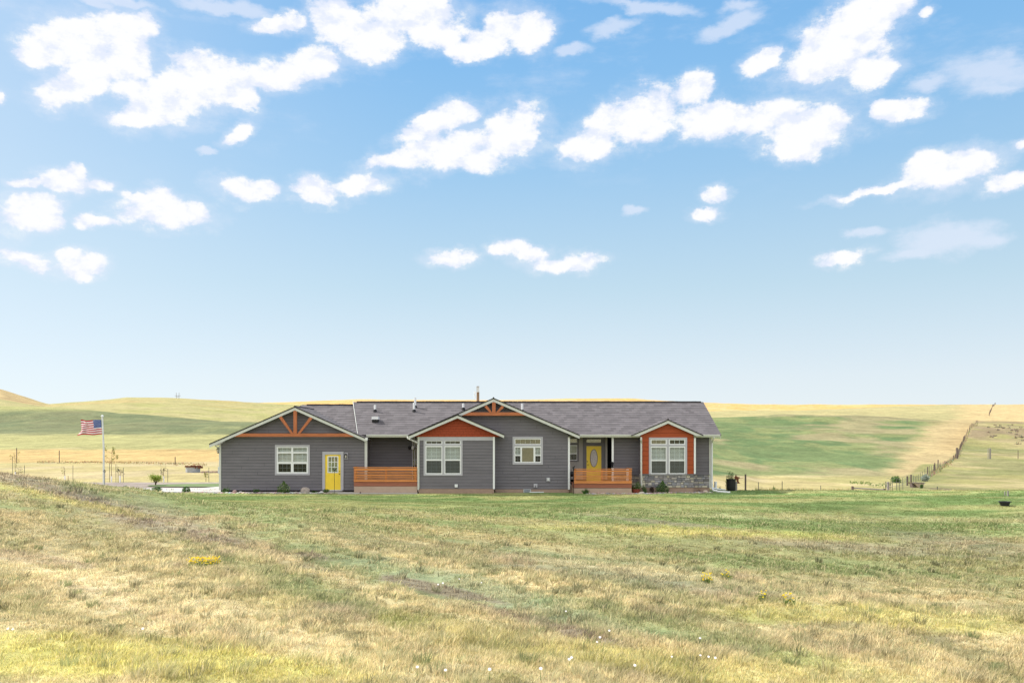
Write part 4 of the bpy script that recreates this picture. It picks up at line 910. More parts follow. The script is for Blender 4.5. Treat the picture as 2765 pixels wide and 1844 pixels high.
# ------------------------------------------------------------------ plants
def yfar(u, v, a=58, b=420):
    ys = np.linspace(a, b, 3000); xs = (u-CU)*ys/F; vv = VH+(H-height(xs, ys))*F/ys
    return float(ys[np.argmin(abs(vv-v)+(ys-a)*.002)])
def leafy(name, label, cat, c, r, n, leaf, cols, group=None, shape='ball', stems=0, parent=None, flower=None, trunk=None, seed=None):
    g = random.Random(seed if seed is not None else hash((round(c[0],2), round(c[1],2))) & 0xffff)
    root = thing(name, label, cat, c, group); b = MB(); st = MB()
    lumps = [(Vector((g.uniform(-.5,.5)*r[0], g.uniform(-.5,.5)*r[1], g.uniform(.12,.78)*r[2])), g.uniform(.25,.5)) for _ in range(14)]
    for i in range(n):
        if shape == 'ball':
            L_, s = g.choice(lumps); d = Vector((g.gauss(0,1), g.gauss(0,1), g.gauss(0,1))).normalized()*(g.random()**.4)*s
            p = L_+Vector((d.x*r[0], d.y*r[1], d.z*r[2])); p.z = max(p.z, .01)
        elif shape == 'spike':     # upright narrow leaves fanning out
            a = g.uniform(0, 6.283); t = g.random(); rr = g.random(); p = Vector((math.cos(a)*r[0]*rr*.35, math.sin(a)*r[1]*rr*.35, 0)); q = p+Vector((math.cos(a)*r[0]*rr*g.uniform(.4,1), math.sin(a)*r[1]*rr*.6, r[2]*g.uniform(.45,1)*(1-.3*rr)))
            k = g.choice(cols); wd = leaf; b.add([p+Vector((-wd,0,0)), p+Vector((wd,0,0)), (p+q)/2+Vector((wd*.9,0,.03)), q, (p+q)/2+Vector((-wd*.9,0,.03))], [(0,1,2,3,4)], tuple(v*g.uniform(.7,1.25) for v in k)); continue
        elif shape == 'cone':
            z = g.random()**1.7*r[2]; q = (1-(z/r[2])**1.0)*.75+.2+.25*math.sin(7*z/r[2]+r[0]*9)*.6; a = g.uniform(0,6.283); p = Vector((math.cos(a)*r[0]*q*g.random()**.5, math.sin(a)*r[1]*q*g.random()**.5, z))
        a = Vector((g.gauss(0,1), g.gauss(0,1), g.gauss(0,1))).normalized()*leaf*g.uniform(.7,1.3); e = a.cross(Vector((g.gauss(0,1),g.gauss(0,1),g.gauss(0,1)))).normalized()*leaf*.5
        k = g.choice(cols); f = g.uniform(.7,1.3)
        if flower and g.random() < flower[1] and p.z > r[2]*.3: k = flower[0]; f = 1
        b.add([p-a, p+e, p+a, p-e], [(0,1,2,3)], tuple(v*f for v in k))
    b.build('foliage', LEAF, root)
    if trunk:
        for i in range(trunk[0]):
            a = i*6.283/trunk[0]+g.uniform(-.3,.3); st.tube([(g.uniform(-.02,.02),g.uniform(-.02,.02),-.05),(math.cos(a)*r[0]*.25,math.sin(a)*r[1]*.25,r[2]*.35),(math.cos(a)*r[0]*.55,math.sin(a)*r[1]*.5,r[2]*.75)], [trunk[1],trunk[1]*.8,trunk[1]*.35], 6)
    else:
        for i in range(6): a = g.uniform(0,6.28); st.tube([(0,0,-.03),(math.cos(a)*r[0]*.4,math.sin(a)*r[1]*.4,r[2]*.6)], [.012,.005], 5)
    st.build('stem', BARK, root)
    return root
DG = [(.045,.10,.025),(.065,.14,.04),(.11,.21,.05)]; MG = [(.07,.14,.03),(.10,.19,.045),(.15,.25,.06)]; LG = [(.30,.38,.05),(.38,.42,.07),(.2,.3,.04)]; SAGE = [(.35,.40,.34),(.42,.47,.40),(.28,.33,.27)]
BG = 'shrubs planted along the house'
def bush(u, v, wpx, hpx, y, label, cols=DG, shape='ball', n=500, leaf=.035, name='shrub', cat='shrub', flower=None, trunk=None, group=None):
    z = gz(X(u,y), y); s = y/F
    return leafy(name, label, cat, (X(u,y), y, z-.01), (wpx*s/2*1.1, wpx*s/2*.9, hpx*s*1.22), n, leaf, cols, group, shape, flower=flower, trunk=trunk)
bush(609,1327,26,11,52.2,'low round dark shrub at the left corner of the garage',DG,n=600)
bush(692,1328,22,9,52.2,'low dark round shrub under the garage wall, left of the window',DG,n=500)
bush(766,1330,42,27,52.1,'tall leafy green shrub with pale blossom under the garage window',MG,n=1100,leaf=.04,flower=((.5,.5,.35),.16),shape='cone')
bush(847,1331,26,4,52.0,'flat mat of green ground cover beside the boulder',MG,n=400,leaf=.02,name='ground_cover_plant',cat='plant')
bush(880,1329,24,9,52.0,'small leafy plant beside the yellow side door',MG,n=350,leaf=.03,name='border_plant',cat='plant')
bush(340,1327,29,11,54.0,'leftmost of the three dark shrubs in front of the concrete pad',DG,n=700)
bush(426,1328,34,11,53.4,'middle one of the three dark shrubs in front of the concrete pad',DG,n=800)
bush(503,1329,33,13,52.9,'spiky dark shrub nearest the garage of the three before the pad',DG,n=800,shape='cone')
bush(420,1308,34,29,62.0,'small yellow-green tree on the lawn island beyond the pad',LG,n=0 or 700,leaf=.045,name='small_tree',cat='tree',trunk=(5,.03)) if False else None
def little_tree():
    y = 61.2; x = X(420,y); z = gz(x,y)+.06; s = y/F
    root = thing('small_tree', 'small yellow-green tree on the lawn island beyond the pad', 'tree', (x,y,z)); g = random.Random(3); b = MB(); t = MB()
    tips = []
    for i in range(9):
        a = i*.7; h = (13+g.uniform(-2,10))*s; e = Vector((math.cos(a)*13*s*g.uniform(.5,1), math.sin(a)*10*s*.8, h)); t.tube([(0,0,-.1),(e.x*.15,e.y*.15,h*.35),(e.x,e.y,e.z)], [.035,.022,.008], 6); tips.append(e)
        tips.append(e*.8+Vector((0,0,.12)))
    for i in range(1000):
        e = g.choice(tips); p = e+Vector((g.gauss(0,.12),g.gauss(0,.12),g.gauss(.03,.085))); a = Vector((g.gauss(0,1),g.gauss(0,1),g.gauss(0,1))).normalized()*.04; q = a.cross(Vector((g.gauss(0,1),g.gauss(0,1),1))).normalized()*.022
        k = g.choice(LG); b.add([p-a,p+q,p+a,p-q],[(0,1,2,3)], tuple(v*g.uniform(.7,1.2) for v in k))
    b.build('crown', LEAF, root); t.build('trunk', BARK, root)
little_tree()
bush(1582,1334,26,14,51.4,'dark spiky fern clump at the left end of the front porch base',DG,shape='spike',n=170,leaf=.014,name='fern',cat='plant')
pot = thing('potted_plant','red clay pot of pale-flowered greenery beside the front porch','potted plant',(X(1717,52.2),52.2,.02))
leafy_o = bush(1719,1322,30,22,52.3,'pale-flowered green plant growing from the red clay pot by the porch',MG,n=700,leaf=.035,flower=((.55,.52,.4),.12),name='flowering_plant',cat='plant')
MB().lathe([(.0,0),(.2,0),(.27,.2),(.29,.22),(.26,.22),(.24,.16),(0,.16)], (0,0,0), 16).build('pot', TERRA, pot); pot['label'] = 'round red clay pot beside the right end of the front porch'; pot.name = 'clay_pot'; pot['category'] = 'pot'
bush(1741,1329,17,19,52.3,'narrow dark green shrub in front of the right downspout',DG,n=450,leaf=.03)
bush(1760,1329,17,14,52.5,'small purplish-red shrub left of the big leafy bush',[(.06,.035,.03),(.09,.04,.035),(.05,.05,.03)],n=450,leaf=.03)
bush(1789,1329,44,27,52.4,'largest dark green bush, in front of the stone under the right window',DG,n=1500,leaf=.035,flower=((.35,.42,.22),.1),shape='cone')
bush(1887,1325,12,7,53.0,'little dried brown plant by the right end of the stone wall',[(.25,.16,.1),(.2,.14,.09)],n=150,leaf=.02,name='dry_plant',cat='plant')
# black fabric planter with a rose, iron sculpture, posts
yk = 54.6; kx = X(1974,yk); kz = gz(kx,yk)
o = thing('planter','tall black planter with leafy vine standing right of the house','planter',(kx,yk,kz)); MB().lathe([(0,0),(.24,0),(.27,.2),(.29,.66),(.31,.68),(.31,.72),(.27,.72),(.26,.62),(0,.62)], (0,0,0), 18).build('pot', BLACK, o)
leafy('vine','dark leafy vine spilling from the tall black planter','plant',(kx-.02,yk,kz+.55),(.32,.25,.62),420,.032,DG,seed=5)
leafy('vine','thin trailing vine hanging down the left side of the black planter','plant',(kx-.3,yk-.1,kz+.02),(.1,.1,.85),110,.028,DG,seed=6)
def sculpture():
    x, y = X(1989,yk), yk+.1; z = gz(x,y); s = yk/F; o = thing('iron_sculpture','rusty metal horse sculpture on a grey post beside the black planter','sculpture',(x,y,z))
    MB().box(-.055,.055,-.05,.05,-.05,.55).build('post', WOODG, o)
    q = lambda u, v: ((u-1989)*s, (1329-v)*s)
    b = MB(); b.prism([q(1984,1292),q(1987,1289),q(1988,1284),q(1990,1290),q(1994,1292),q(1996,1296),q(1995,1303),q(1999,1309),q(1993,1310),q(1990,1304),q(1989,1297),q(1985,1299)], -.02, .02)
    b.prism([q(1995,1292),q(1997,1291),q(1998.5,1296),q(1996.5,1296.5)], -.018,.018); b.tube([(q(1998,1295)[0],0,q(1998,1295)[1]),(q(2010,1294)[0],0,q(2010,1294)[1])], .012, 5); b.build('horse', RUST, o)
sculpture()
def wpost(u, vb, vt, y, m=WOOD, r=.06, label=None, name='wooden_post', cat='post', lean=0, group=None):
    x = X(u,y); z = Z(vb,y); h = (vb-vt)*y/F; o = MB().tube([(0,0,-.4),(0,0,0),(lean*h,0,h)], r, 8).build(name, m); o.location = (x,y,z); return tag(o, label, cat, group)
wpost(2013,1327,1280,55.2,label='dark wooden post standing alone right of the black planter',r=.055)
wpost(2048,1327,1301,57.5,STEEL,.02,'short pale stake right of the tall dark post',name='stake',cat='stake')
wpost(2112,1328,1299,57.5,STEEL,.024,'thin dark steel post with a white tip on the far lawn edge',name='fence_stake',cat='stake')
wpost(2216,1327,1310,57.5,STEEL,.02,'short dark stake between the tall stake and the wooden rail',name='fence_stake',cat='stake')
wpost(2531,1330,1313,56.5,STEEL,.03,'short dark blue post on the lawn edge below the feed trough',name='steel_post')
wpost(2713.5,1345,1326,49.5,WOODG,.03,'thinner left grey post of the pair behind the rubber tub'); wpost(2721.5,1346,1325,49.3,WOODG,.05,'thicker right grey post of the pair behind the rubber tub')
wpost(2568,1338,1333,52,TUBE,.03,'short white pipe stub on the lawn right of the wooden rail',name='pipe_stub',cat='pipe')
wpost(1932,1323,1300,54.3,WHITE,.09,'upright white drain pipe at the right corner of the house',name='drain_pipe',cat='pipe')
o = MB().tube([(X(1922,53.4),53.3,.22),(X(1926,53),52.95,.12),(X(1940,52.6),52.7,.06),(X(1975,52.0),52.3,.03)], .055, 8).build('drain_extension', WHITE); tag(o,'white pipe running over the grass away from the right corner of the house','pipe')
o = MB().tube([(X(1925,53.6),53.75,.22),(X(1940,53.5),53.7,.15),(X(1962,53.5),53.8,.1)], .045, 8).build('drain_extension', GALV); tag(o,'grey pipe lying behind the white drain pipe at the house corner','pipe')
o = MB().tube([(X(1430,52.2),52.25,.05),(X(1440,52.2),52.2,.04),(X(1455,52.2),52.25,.045),(X(1468,52.2),52.3,.04)], .03, 7).build('garden_hose', GALV); tag(o,'short grey hose lying at the foot of the centre wall by the crawl vent','hose')
# tub
x, y = X(2713,43.6), 43.6; o = thing('rubber_tub','black rubber feed tub on the lawn at the far right','tub',(x,y,gz(x,y)+.02))
MB().lathe([(0,.0),(.19,0),(.255,.17),(.285,.175),(.285,.2),(.24,.2),(.19,.04),(0,.04)],(0,0,0),20).build('tub_body', RUBBER, o); 
for sgn in (-1,1): MB().box(sgn*.27-.045, sgn*.27+.045, -.05, .05, .165, .19).build('handle', RUBBER, o)
# rail between two posts
yy = 57.2; o = thing('rail_fence','low wooden rail between two dark posts on the right edge of the lawn','fence',(X(2302,yy),yy,Z(1330,yy)))
def loc(u, v, y, o, dy=0): return (X(u,y)-o.location.x, y-o.location.y+dy, Z(v,y)-o.location.z)
for u, vb, vt, r in ((2302,1332,1312.5,.085),(2388,1334,1319,.08)): MB().tube([loc(u,vb+8,yy,o),loc(u,vt,yy,o)], r, 8).build('post', WOOD, o)
MB().tube([loc(2304,1317,yy,o,-.02),loc(2388,1322,yy,o,-.02)], .042, 7).build('rail', WOODG, o); MB().tube([loc(2306,1320,yy,o),loc(2330,1329,yy,o)], .01, 5).build('brace_wire', WIRE, o)
# long fence climbing the hill
fe = thing('wire_fence','long wood and wire fence climbing the right-hand hill','fence',(X(2395,62),62,gz(X(2395,62),62)))
FP = [(2392,1334,1299.5,60,'t'),(2399,1332,1301,61,'W'),(2405,1332,1297,66,'t'),(2410.5,1328,1296,68,'t'),(2421,1327,1293,72,'t'),(2429,1325.5,1291,76,'t'),(2438.5,1319,1290,82,'t'),(2448,1308,1285,96,'t'),(2451,1308,1285,97,'w'),(2460,1310,1281,99,'w'),
 (2467,1303,1283,105,'t'),(2472,1302,1285,107,'t'),(2476,1301,1283,109,'t'),(2480,1301,1281,112,'t'),(2486,1298,1277,115,'t'),(2491,1294,1273,118,'t'),(2497,1290,1264.5,122,'t'),(2504,1283,1260,127,'w'),(2509.5,1282,1256.5,130,'t'),(2515,1279,1256,134,'t'),(2521,1277,1254.5,138,'w'),(2525,1274,1249.5,140,'w'),
 (2532,1271,1241,145,'w'),(2537,1270,1250,148,'t'),(2540,1269,1249,150,'t'),(2547,1267,1245,153,'t'),(2552,1265,1244,156,'w'),(2555,1264,1245,157,'w'),(2561,1260,1247,160,'t'),(2566,1257,1246,163,'t'),(2570,1255,1244,166,'t'),(2575,1252,1229,168,'w'),(2580,1249,1226,170,'w')]
for (u, vb, vt, y, k) in FP:
    x = X(u,y); z = Z(vb,y); ht = min((vb-vt)*y/F, 2.2); lx, ly, lz = x-fe.location.x, y-fe.location.y, z-fe.location.z; ln = random.uniform(-.05,.05)
    MB().tube([(lx,ly,lz-.8),(lx+ln*ht,ly,lz+ht)], {'t':.028,'w':.09,'W':.12}[k]*(1 if y > 90 else .85), 6).build('post', {'t':STEEL,'w':WOOD,'W':WOODG}[k], fe)
hp = [(2585,1231,1202,172,.20)]+[(float(u), float(v), float(v)-np.interp(v,[1135,1230],[5,18]), float(y), .075) for u, v, y in zip(np.interp(np.linspace(0,1,27),[0,.3,.5,.62,1],[2588,2599,2606,2617,2640]), np.interp(np.linspace(0,1,27),[0,.3,.5,.62,1],[1224,1196,1181,1172,1137]), np.interp(np.linspace(0,1,27),[0,.3,.5,.62,1],[178,212,238,262,360]))]
prev = None
for (u, vb, vt, y, r) in hp:
    x = X(u,y); z = gz(x,y); ht = (vb-vt)*y/F; lx, ly, lz = x-fe.location.x, y-fe.location.y, z-fe.location.z
    MB().tube([(lx,ly,lz-.5),(lx+random.uniform(-.1,.1),ly,lz+min(max(ht,1.2),2.4))], r, 6).build('post', WOOD, fe)
b = MB(); pts = [(X(u,y)-fe.location.x, y-fe.location.y, Z(vb,y)-fe.location.z) for (u,vb,vt,y,k) in FP]
for hgt in (.45,.75,1.05):
    for p, q in zip(pts[:-1], pts[1:]): b.tube([(p[0],p[1],p[2]+hgt),(q[0],q[1],q[2]+hgt)], .012, 4, cap=False)
b.build('wire', WIRE, fe)
# farther posts up to the skyline
f2 = thing('far_fence','distant dotted fence line rising to the skyline at right','fence',(X(2672,600),600,gz(X(2672,600),600)))
for t in np.linspace(0,1,14):
    y = 560+t*430; u = 2671+17*t; x = X(u,y); z = gz(x,y); MB().tube([(x-f2.location.x,y-f2.location.y,z-f2.location.z-.5),(x-f2.location.x,y-f2.location.y,z-f2.location.z+2.2)], .17, 5).build('post', WOOD, f2)
# cross fence at right
f3 = thing('cross_fence','wire fence with grey posts crossing the pasture at far right','fence',(X(2668,160),160,Z(1232,160)))
for (u, vb, vt, r, m) in ((2668,1233,1210,.07,WOODG),(2673.5,1233,1210,.16,WOODG),(2749,1233,1215,.06,WOOD),(2790,1233,1214,.08,WOOD)): MB().tube([loc(u,vb+6,160,f3),loc(u,vt,160,f3)], r, 6).build('post', m, f3)
b = MB()
for v in (1216,1222,1227): b.tube([loc(2585,v,165,f3),loc(2673,v,160,f3),loc(2820,v,160,f3)], .02, 4)
b.build('wire', WIRE, f3)
# feed trough
yt = 92; o = thing('feed_trough','old tan V-sided feed trough under the fence posts','trough',(X(2477,yt),yt,Z(1318,yt)))
b = MB(); A = lambda u, v, d=0: loc(u, v, yt, o, d)
b.add([A(2461,1302,-.5),A(2490,1303,-.5),A(2487,1317,-.5),A(2475,1316,-.5),A(2461,1302,1.0),A(2490,1303,1.0),A(2487,1317,1.0),A(2475,1316,1.0)],[(0,1,2,3),(7,6,5,4),(0,3,7,4),(3,2,6,7),(2,1,5,6)])
b.build('trough_body', mat('trough_wood',(.42,.34,.25),.9,nscale=3,namt=.25), o)
b = MB().box(*[A(2459,1303)[0],A(2492,1303)[0]], -.6, -.45, A(0,1303)[2], A(0,1301.5)[2]); b.build('trough_rim', WOODG, o)
b = MB().add([A(2459,1304,.0),A(2472,1318,.0),A(2461,1318,.0)],[(0,1,2)]); b.prism([(A(2459,1304)[0],A(0,1304)[2]),(A(2474,1318)[0],A(0,1318)[2]),(A(2461,1318)[0],A(0,1318)[2])], -.3, .3); b.build('trough_leg', WOOD, o)
bush(2421,1303,30,14,yfar(2421,1303,80),'rounded green bush behind the fence stakes',MG,n=900,leaf=.09)
bush(2497,1299,26,14,yfar(2497,1299,80),'pale grey-green sagebrush behind the feed trough',SAGE,n=900,leaf=.1)
bush(2489,1318,11,8,yfar(2489,1318,80),'dark low weed at the right end of the feed trough',DG,n=300,leaf=.08,name='weed',cat='plant')
bush(2089,1322,15,19,62,'upright green weed in the tan grass right of the tall post',MG,shape='spike',n=40,leaf=.02,name='weed',cat='plant')
bush(1944,1319,9,9,56,'tiny dark weed near the white drain pipe',DG,n=90,leaf=.025,name='weed',cat='plant')
# tall weeds: green strip in the tan field
def strip(name, label, pts, n, hgt, cols, leaf, seed):
    g = random.Random(seed); b = MB()
    for i in range(n):
        a = g.choice(range(len(pts)-1)); t = g.random(); u = pts[a][0]*(1-t)+pts[a+1][0]*t; v = pts[a][1]*(1-t)+pts[a+1][1]*t; y = pts[a][2]*(1-t)+pts[a+1][2]*t 
        y += g.gauss(0,3.0)*y_sc*min(1,y/90)**2
        x = X(u,y); z = gz(x,y); h = hgt*g.uniform(.3,1); w_ = leaf; dx = g.uniform(-.4,.4)*h
        k = g.choice(cols); b.add([(x-w_,y,z),(x+w_,y,z),(x+dx,y+g.uniform(-.2,.2)*h,z+h)],[(0,1,2)], tuple(q*g.uniform(.7,1.3) for q in k))
    o = b.build(name, LEAF); tag(o, label, 'weeds', kind='stuff')
y_sc = 1.0
strip('weed_strip','green weedy strip along the dry ditch in the right-hand field',[(2295,1300,106),(2330,1302,105),(2370,1304,96),(2405,1302,98)],230,.26,MG,.03,1)
strip('dry_weed_strip','brown dry weeds along the near edge of the left golden field',[(100,1243,130),(220,1245,128),(300,1248,126),(430,1256,118),(560,1262,112)],900,.2,[(.46,.35,.18),(.38,.28,.14),(.25,.2,.12)],.05,2)
strip('lawn_edge_weeds','dry weeds beyond the lawn edge right of the planter',[(2040,1322,60),(2100,1323,60),(2180,1324,60),(2300,1326,60)],2600,.28,[(.36,.33,.12),(.45,.38,.18),(.2,.24,.08)],.012,3)
strip('fence_line_grass','pale tall grass growing along the base of the climbing fence',[(2500,1290,122),(2530,1278,142),(2570,1258,165),(2592,1222,185),(2610,1185,235),(2640,1145,340)],1100,.5,[(.42,.36,.2),(.5,.43,.26),(.25,.24,.12)],.09,4)
# sagebrush tufts on the upper right pasture
g = random.Random(12)
for i in range(26):
    y = g.uniform(215,330); u = g.uniform(2668,2765); x = X(u,y); z = gz(x,y); b = MB()
    for k in range(26): 
        p = Vector((g.gauss(0,.28),g.gauss(0,.28),abs(g.gauss(.05,.2)))); a = Vector((g.gauss(0,1),g.gauss(0,1),g.gauss(0,1))).normalized()*.17; e = a.cross(Vector((g.gauss(0,1),1,g.gauss(0,1)))).normalized()*.13
        b.add([p-a,p+e,p+a,p-e],[(0,1,2,3)], tuple(q*g.uniform(.7,1.3) for q in (.22,.185,.14)))
    o = b.build('sagebrush', LEAF); o.location = (x,y,z); tag(o,'small dark sagebrush tuft on the upper right pasture slope','shrub','sagebrush dotting the upper right pasture')
# ------------------------------------------------------------------ rock beds
def rock(b, x, y, z, r, g, cols):
    k = g.choice(cols); k = tuple(q*g.uniform(.75,1.25) for q in k); n = 6; vs = []; s = [g.uniform(.7,1.3)*r, g.uniform(.6,1)*r, g.uniform(.4,.8)*r]
    for j, (rr, zz) in enumerate(((.7,-.1),(1,.3),(.75,.75),(.3,1))):
        for i in range(n): a = i*6.283/n+g.uniform(-.2,.2); q = rr*g.uniform(.82,1.15); vs.append((x+math.cos(a)*s[0]*q, y+math.sin(a)*s[1]*q, z+s[2]*zz))
    fs = [(j*n+i, j*n+(i+1)%n, (j+1)*n+(i+1)%n, (j+1)*n+i) for j in range(3) for i in range(n)]+[tuple(3*n+i for i in range(n))]
    b.add(vs, fs, k)
RC = [(.42,.39,.36),(.30,.27,.25),(.50,.46,.42),(.34,.25,.21),(.22,.2,.2)]
def bed(name, label, pts, n, r, seed):
    g = random.Random(seed); b = MB()
    for i in range(n):
        a = g.choice(range(len(pts)-1)); t = g.random(); x = pts[a][0]*(1-t)+pts[a+1][0]*t; y = pts[a][1]*(1-t)+pts[a+1][1]*t+g.uniform(-.45,.45); rock(b, x, y, gz(x,y)-.01, r*g.uniform(.5,1.5), g, RC)
    tag(b.build(name, ROCK), label, 'rocks', kind='stuff')
bed('rock_bed','river rock edging along the foot of the garage wall',[(-17.3,52.15),(-10.6,51.9)],700,.07,1)
bed('rock_bed','thin line of rocks along the front edge of the concrete pad',[(-23.0,53.2),(-20,52.7),(-17.4,52.3)],330,.06,2)
bed('rock_bed','rocks around the foot of the front porch and its potted plant',[(4.2,51.45),(7.0,51.4),(8.6,51.9),(9,52.4),(12.0,52.9)],700,.055,3)
def boulder(u, v, wpx, hpx, y, label, seed, col=(.36,.31,.28)):
    g = random.Random(seed); s = y/F; b = MB(); n = 12; prof = [(.92,-.1),(1,.25),(.95,.6),(.7,.9),(.3,1.0)]; vs = []
    for rr, zz in prof:
        for i in range(n): a = i*6.283/n; q = rr*g.uniform(.88,1.1); vs.append((math.cos(a)*wpx*s/2*q, math.sin(a)*wpx*s*.4*q, hpx*s*(zz+g.uniform(-.04,.04))))
    fs = [(j*n+i, j*n+(i+1)%n, (j+1)*n+(i+1)%n, (j+1)*n+i) for j in range(4) for i in range(n)]+[tuple(4*n+i for i in range(n))]
    b.add(vs, fs, col); o = b.build('boulder', ROCK); o.location = (X(u,y),y,gz(X(u,y),y)); tag(o, label, 'rock')
boulder(824,1328,25,15,52.25,'large grey-brown boulder between the garage window and side door',1)
boulder(634,1328,12,8,52.0,'reddish rock right of the shrub at the garage corner',2,(.30,.2,.19)); boulder(868,1331,12,6,51.8,'white rock beside the plant near the side door',3,(.55,.54,.55)); boulder(650,1330,9,5,51.9,'small pale rock right of the reddish rock',4,(.5,.48,.48))
boulder(1733,1334,16,5,51.6,'flat cream stepping rock in front of the flowering plants',5,(.50,.45,.38)); boulder(1905,1330,13,6,52.8,'cream rock at the right end of the stone wall',6,(.48,.40,.33)); boulder(973,1330,4,5,51.5,'small dark lump at the foot of the left deck base',7,(.05,.03,.03))
# ------------------------------------------------------------------ stakes, saplings and yard things at left
def stake_spinner(u, vb, vt, y, label, name='garden_stake'):
    x = X(u,y); z = gz(x,y); o = thing(name, label, 'garden stake', (x,y,z)); h = (vb-vt)*y/F
    MB().tube([(0,0,-.1),(0,0,h)], .012, 6).build('rod', BLACK, o); b = MB()
    for k in range(5): a = k*1.257+.4; c_, s_ = math.cos(a)*.55, math.sin(a)*.55; b.add([(0,-.02,h),(c_*.15-s_*.05,-.05,h+s_*.15+c_*.05),(c_*.2,-.03,h+s_*.2),(c_*.15+s_*.05,-.01,h+s_*.15-c_*.05)],[(0,1,2,3)])
    b.build('spinner', BLACK, o); return o
stake_spinner(903,1331,1266,51.6,'black garden spinner on a tall rod in front of the side door')
yf = 57.0; fx = X(280,yf); fz = gz(fx,yf); o = thing('flagpole','tall white flagpole left of the house','flagpole',(fx,yf,fz)); topz = Z(1127,yf)
MB().tube([(0,0,-.2),(0,0,2.6),(-.09,0,topz-fz)], [.06,.055,.045], 12).build('pole', GALV, o); MB().lathe([(0,.0),(.03,0),(.09,.06),(.075,.13),(0,.17)],(-.09,0,topz-fz),12).build('finial', WHITE, o)
stake_spinner(283,1320,1272,56.6,'black pinwheel low beside the white flagpole','pinwheel')
def flag():
    n, mrows = 52, 39; W_, Hh = 1.42, .93; x0, z0 = fx-.16, Z(1133,yf)
    pts = {}; b = MB()
    def P(s, t):     # s away from the pole, t downwards
        amp = .17*s**.7; y = yf+amp*math.sin(s*8-t*1.8)+.05*s*math.sin(s*17+t*5); x = x0 - W_*(.97*s) - .22*max(0, t-.72)*3.6*s*s*s + .05*t
        z = z0 - Hh*t*(1+.04*s) - .05*s + .055*s*math.sin(s*8+t*2.0) + (.10*s*(t)*.0) - .03*s*math.sin(t*6)*s
        return (x, y, z)
    # unit grid: canton 40 % of the fly and 7 stripes
    stars = [(.035+(i*(.33/10)), .045+(j*.45/8)) for j in range(9) for i in range(11) if (i+j) % 2 == 0]
    N1, N2 = 120, 78
    vs = [P(i/N1, j/N2) for j in range(N2+1) for i in range(N1+1)]
    fs = []; cs = []
    for j in range(N2):
        for i in range(N1):
            s = (i+.5)/N1; t = (j+.5)/N2; st = int(t*13)
            c = (.37,.006,.024) if st % 2 == 0 else (.66,.64,.65)
            if s < .39 and st < 7:
                c = (.018,.055,.22)
                if any(abs(s-a-.015)*W_ < .013 and abs(t-d)*Hh < .013 for a, d in stars): c = (.75,.76,.8)
            fs.append((j*(N1+1)+i, j*(N1+1)+i+1, (j+1)*(N1+1)+i+1, (j+1)*(N1+1)+i)); cs.append(c)
    b.v = vs; b.f = [list(f) for f in fs]; b.c = cs; b.uv = [None]*len(fs)
    o = b.build('flag', FLAGM, smooth=True); tag(o, 'stars and stripes flag flying left from the white flagpole', 'flag')
flag()
def sapling(u, vb, hpx, y, label, leafn=60, guard=22, stakes=(), bare=False):
    x = X(u,y); z = gz(x,y); s = y/F; o = thing('sapling', label, 'young tree', (x,y,z), 'young trees planted left of the house'); g = random.Random(int(u)); h = hpx*s
    t = MB().tube([(0,0,-.05),(g.uniform(-.03,.03),0,h*.5),(g.uniform(-.08,.08),0,h)], [.022,.016,.006], 6); tips = []
    for i in range(7): a = g.uniform(0,6.28); zz = h*g.uniform(.45,.9); e = (math.cos(a)*h*.17, math.sin(a)*h*.12, zz+h*.12); t.tube([(0,0,zz),e], [.008,.004], 5); tips.append(e)
    t.build('trunk', BARK, o)
    if guard: MB().lathe([(.05,0),(.05,guard*s),(.045,guard*s),(.045,0)],(0,0,0),10).build('trunk_guard', TUBE, o)
    b = MB()
    for i in range(leafn):
        e = Vector(g.choice(tips))+Vector((g.gauss(0,.05),g.gauss(0,.05),g.gauss(0,.09))); a = Vector((g.gauss(0,1),g.gauss(0,1),g.gauss(0,1))).normalized()*.05; q = a.cross(Vector((g.gauss(0,1),1,g.gauss(0,1)))).normalized()*.03
        b.add([e-a,e+q,e+a,e-q],[(0,1,2,3)], g.choice([(.30,.28,.07),(.22,.25,.06),(.35,.3,.1)] if not bare else [(.18,.12,.08),(.2,.2,.08)]))
    b.build('crown', LEAF, o)
sapling(301,1301,88,67,'tallest sapling, yellow-green, just right of the flagpole',170,16)
sapling(324,1301,38,66.5,'short brown-twigged sapling with a white guard, second right of the flagpole',50,18,bare=True)
sapling(50,1293,40,67,'nearly bare sapling with bent twigs at the far left edge',45,16,bare=True)
sapling(41,1286,70,74,'taller thin sapling left of the bent-twig sapling',45,17)
sapling(442,1300,38,67,'thin bare sapling with a white guard behind the small tree',40,16,bare=True)
sapling(556,1298,26,68,'leafy low sapling just left of the garage corner',60,0)
sapling(175,1298,42,67,'green-staked sapling halfway between the left edge and the flagpole',16,17)
SG = 'thin stakes standing beside the saplings'
STL = {34:'tall thin stake nearest the left edge of the photo, left of both edge saplings', 66:'thin stake right of the bent-twig sapling at the far left', 197:'dark thin stake right of the green-staked sapling', 184:'short rusty stake between the green-staked sapling and the taller dark stake',
 296:'thin stake left of the tallest sapling, close to the flagpole', 313:'thin stake between the tallest sapling and the brown-twigged sapling', 319:'thin stake just left of the short brown-twigged sapling', 333:'thin stake just right of the short brown-twigged sapling',
 435:'thin stake left of the bare sapling behind the small tree', 453:'thin stake right of the bare sapling behind the small tree', 564:'thin stake right of the low sapling, nearest the garage corner'}
for (u, vb, vt, y, lb) in ((45,1255,1209,125,'tall dark fence post rising at the far left edge'),(160,1245,1216,128,'dark fence post in the golden field left of the flag'),(473,1262,1233,112,'dark fence post left of the stock tank')):
    wpost(u, vb, vt, y, WOOD, .055, lb, name='fence_post')
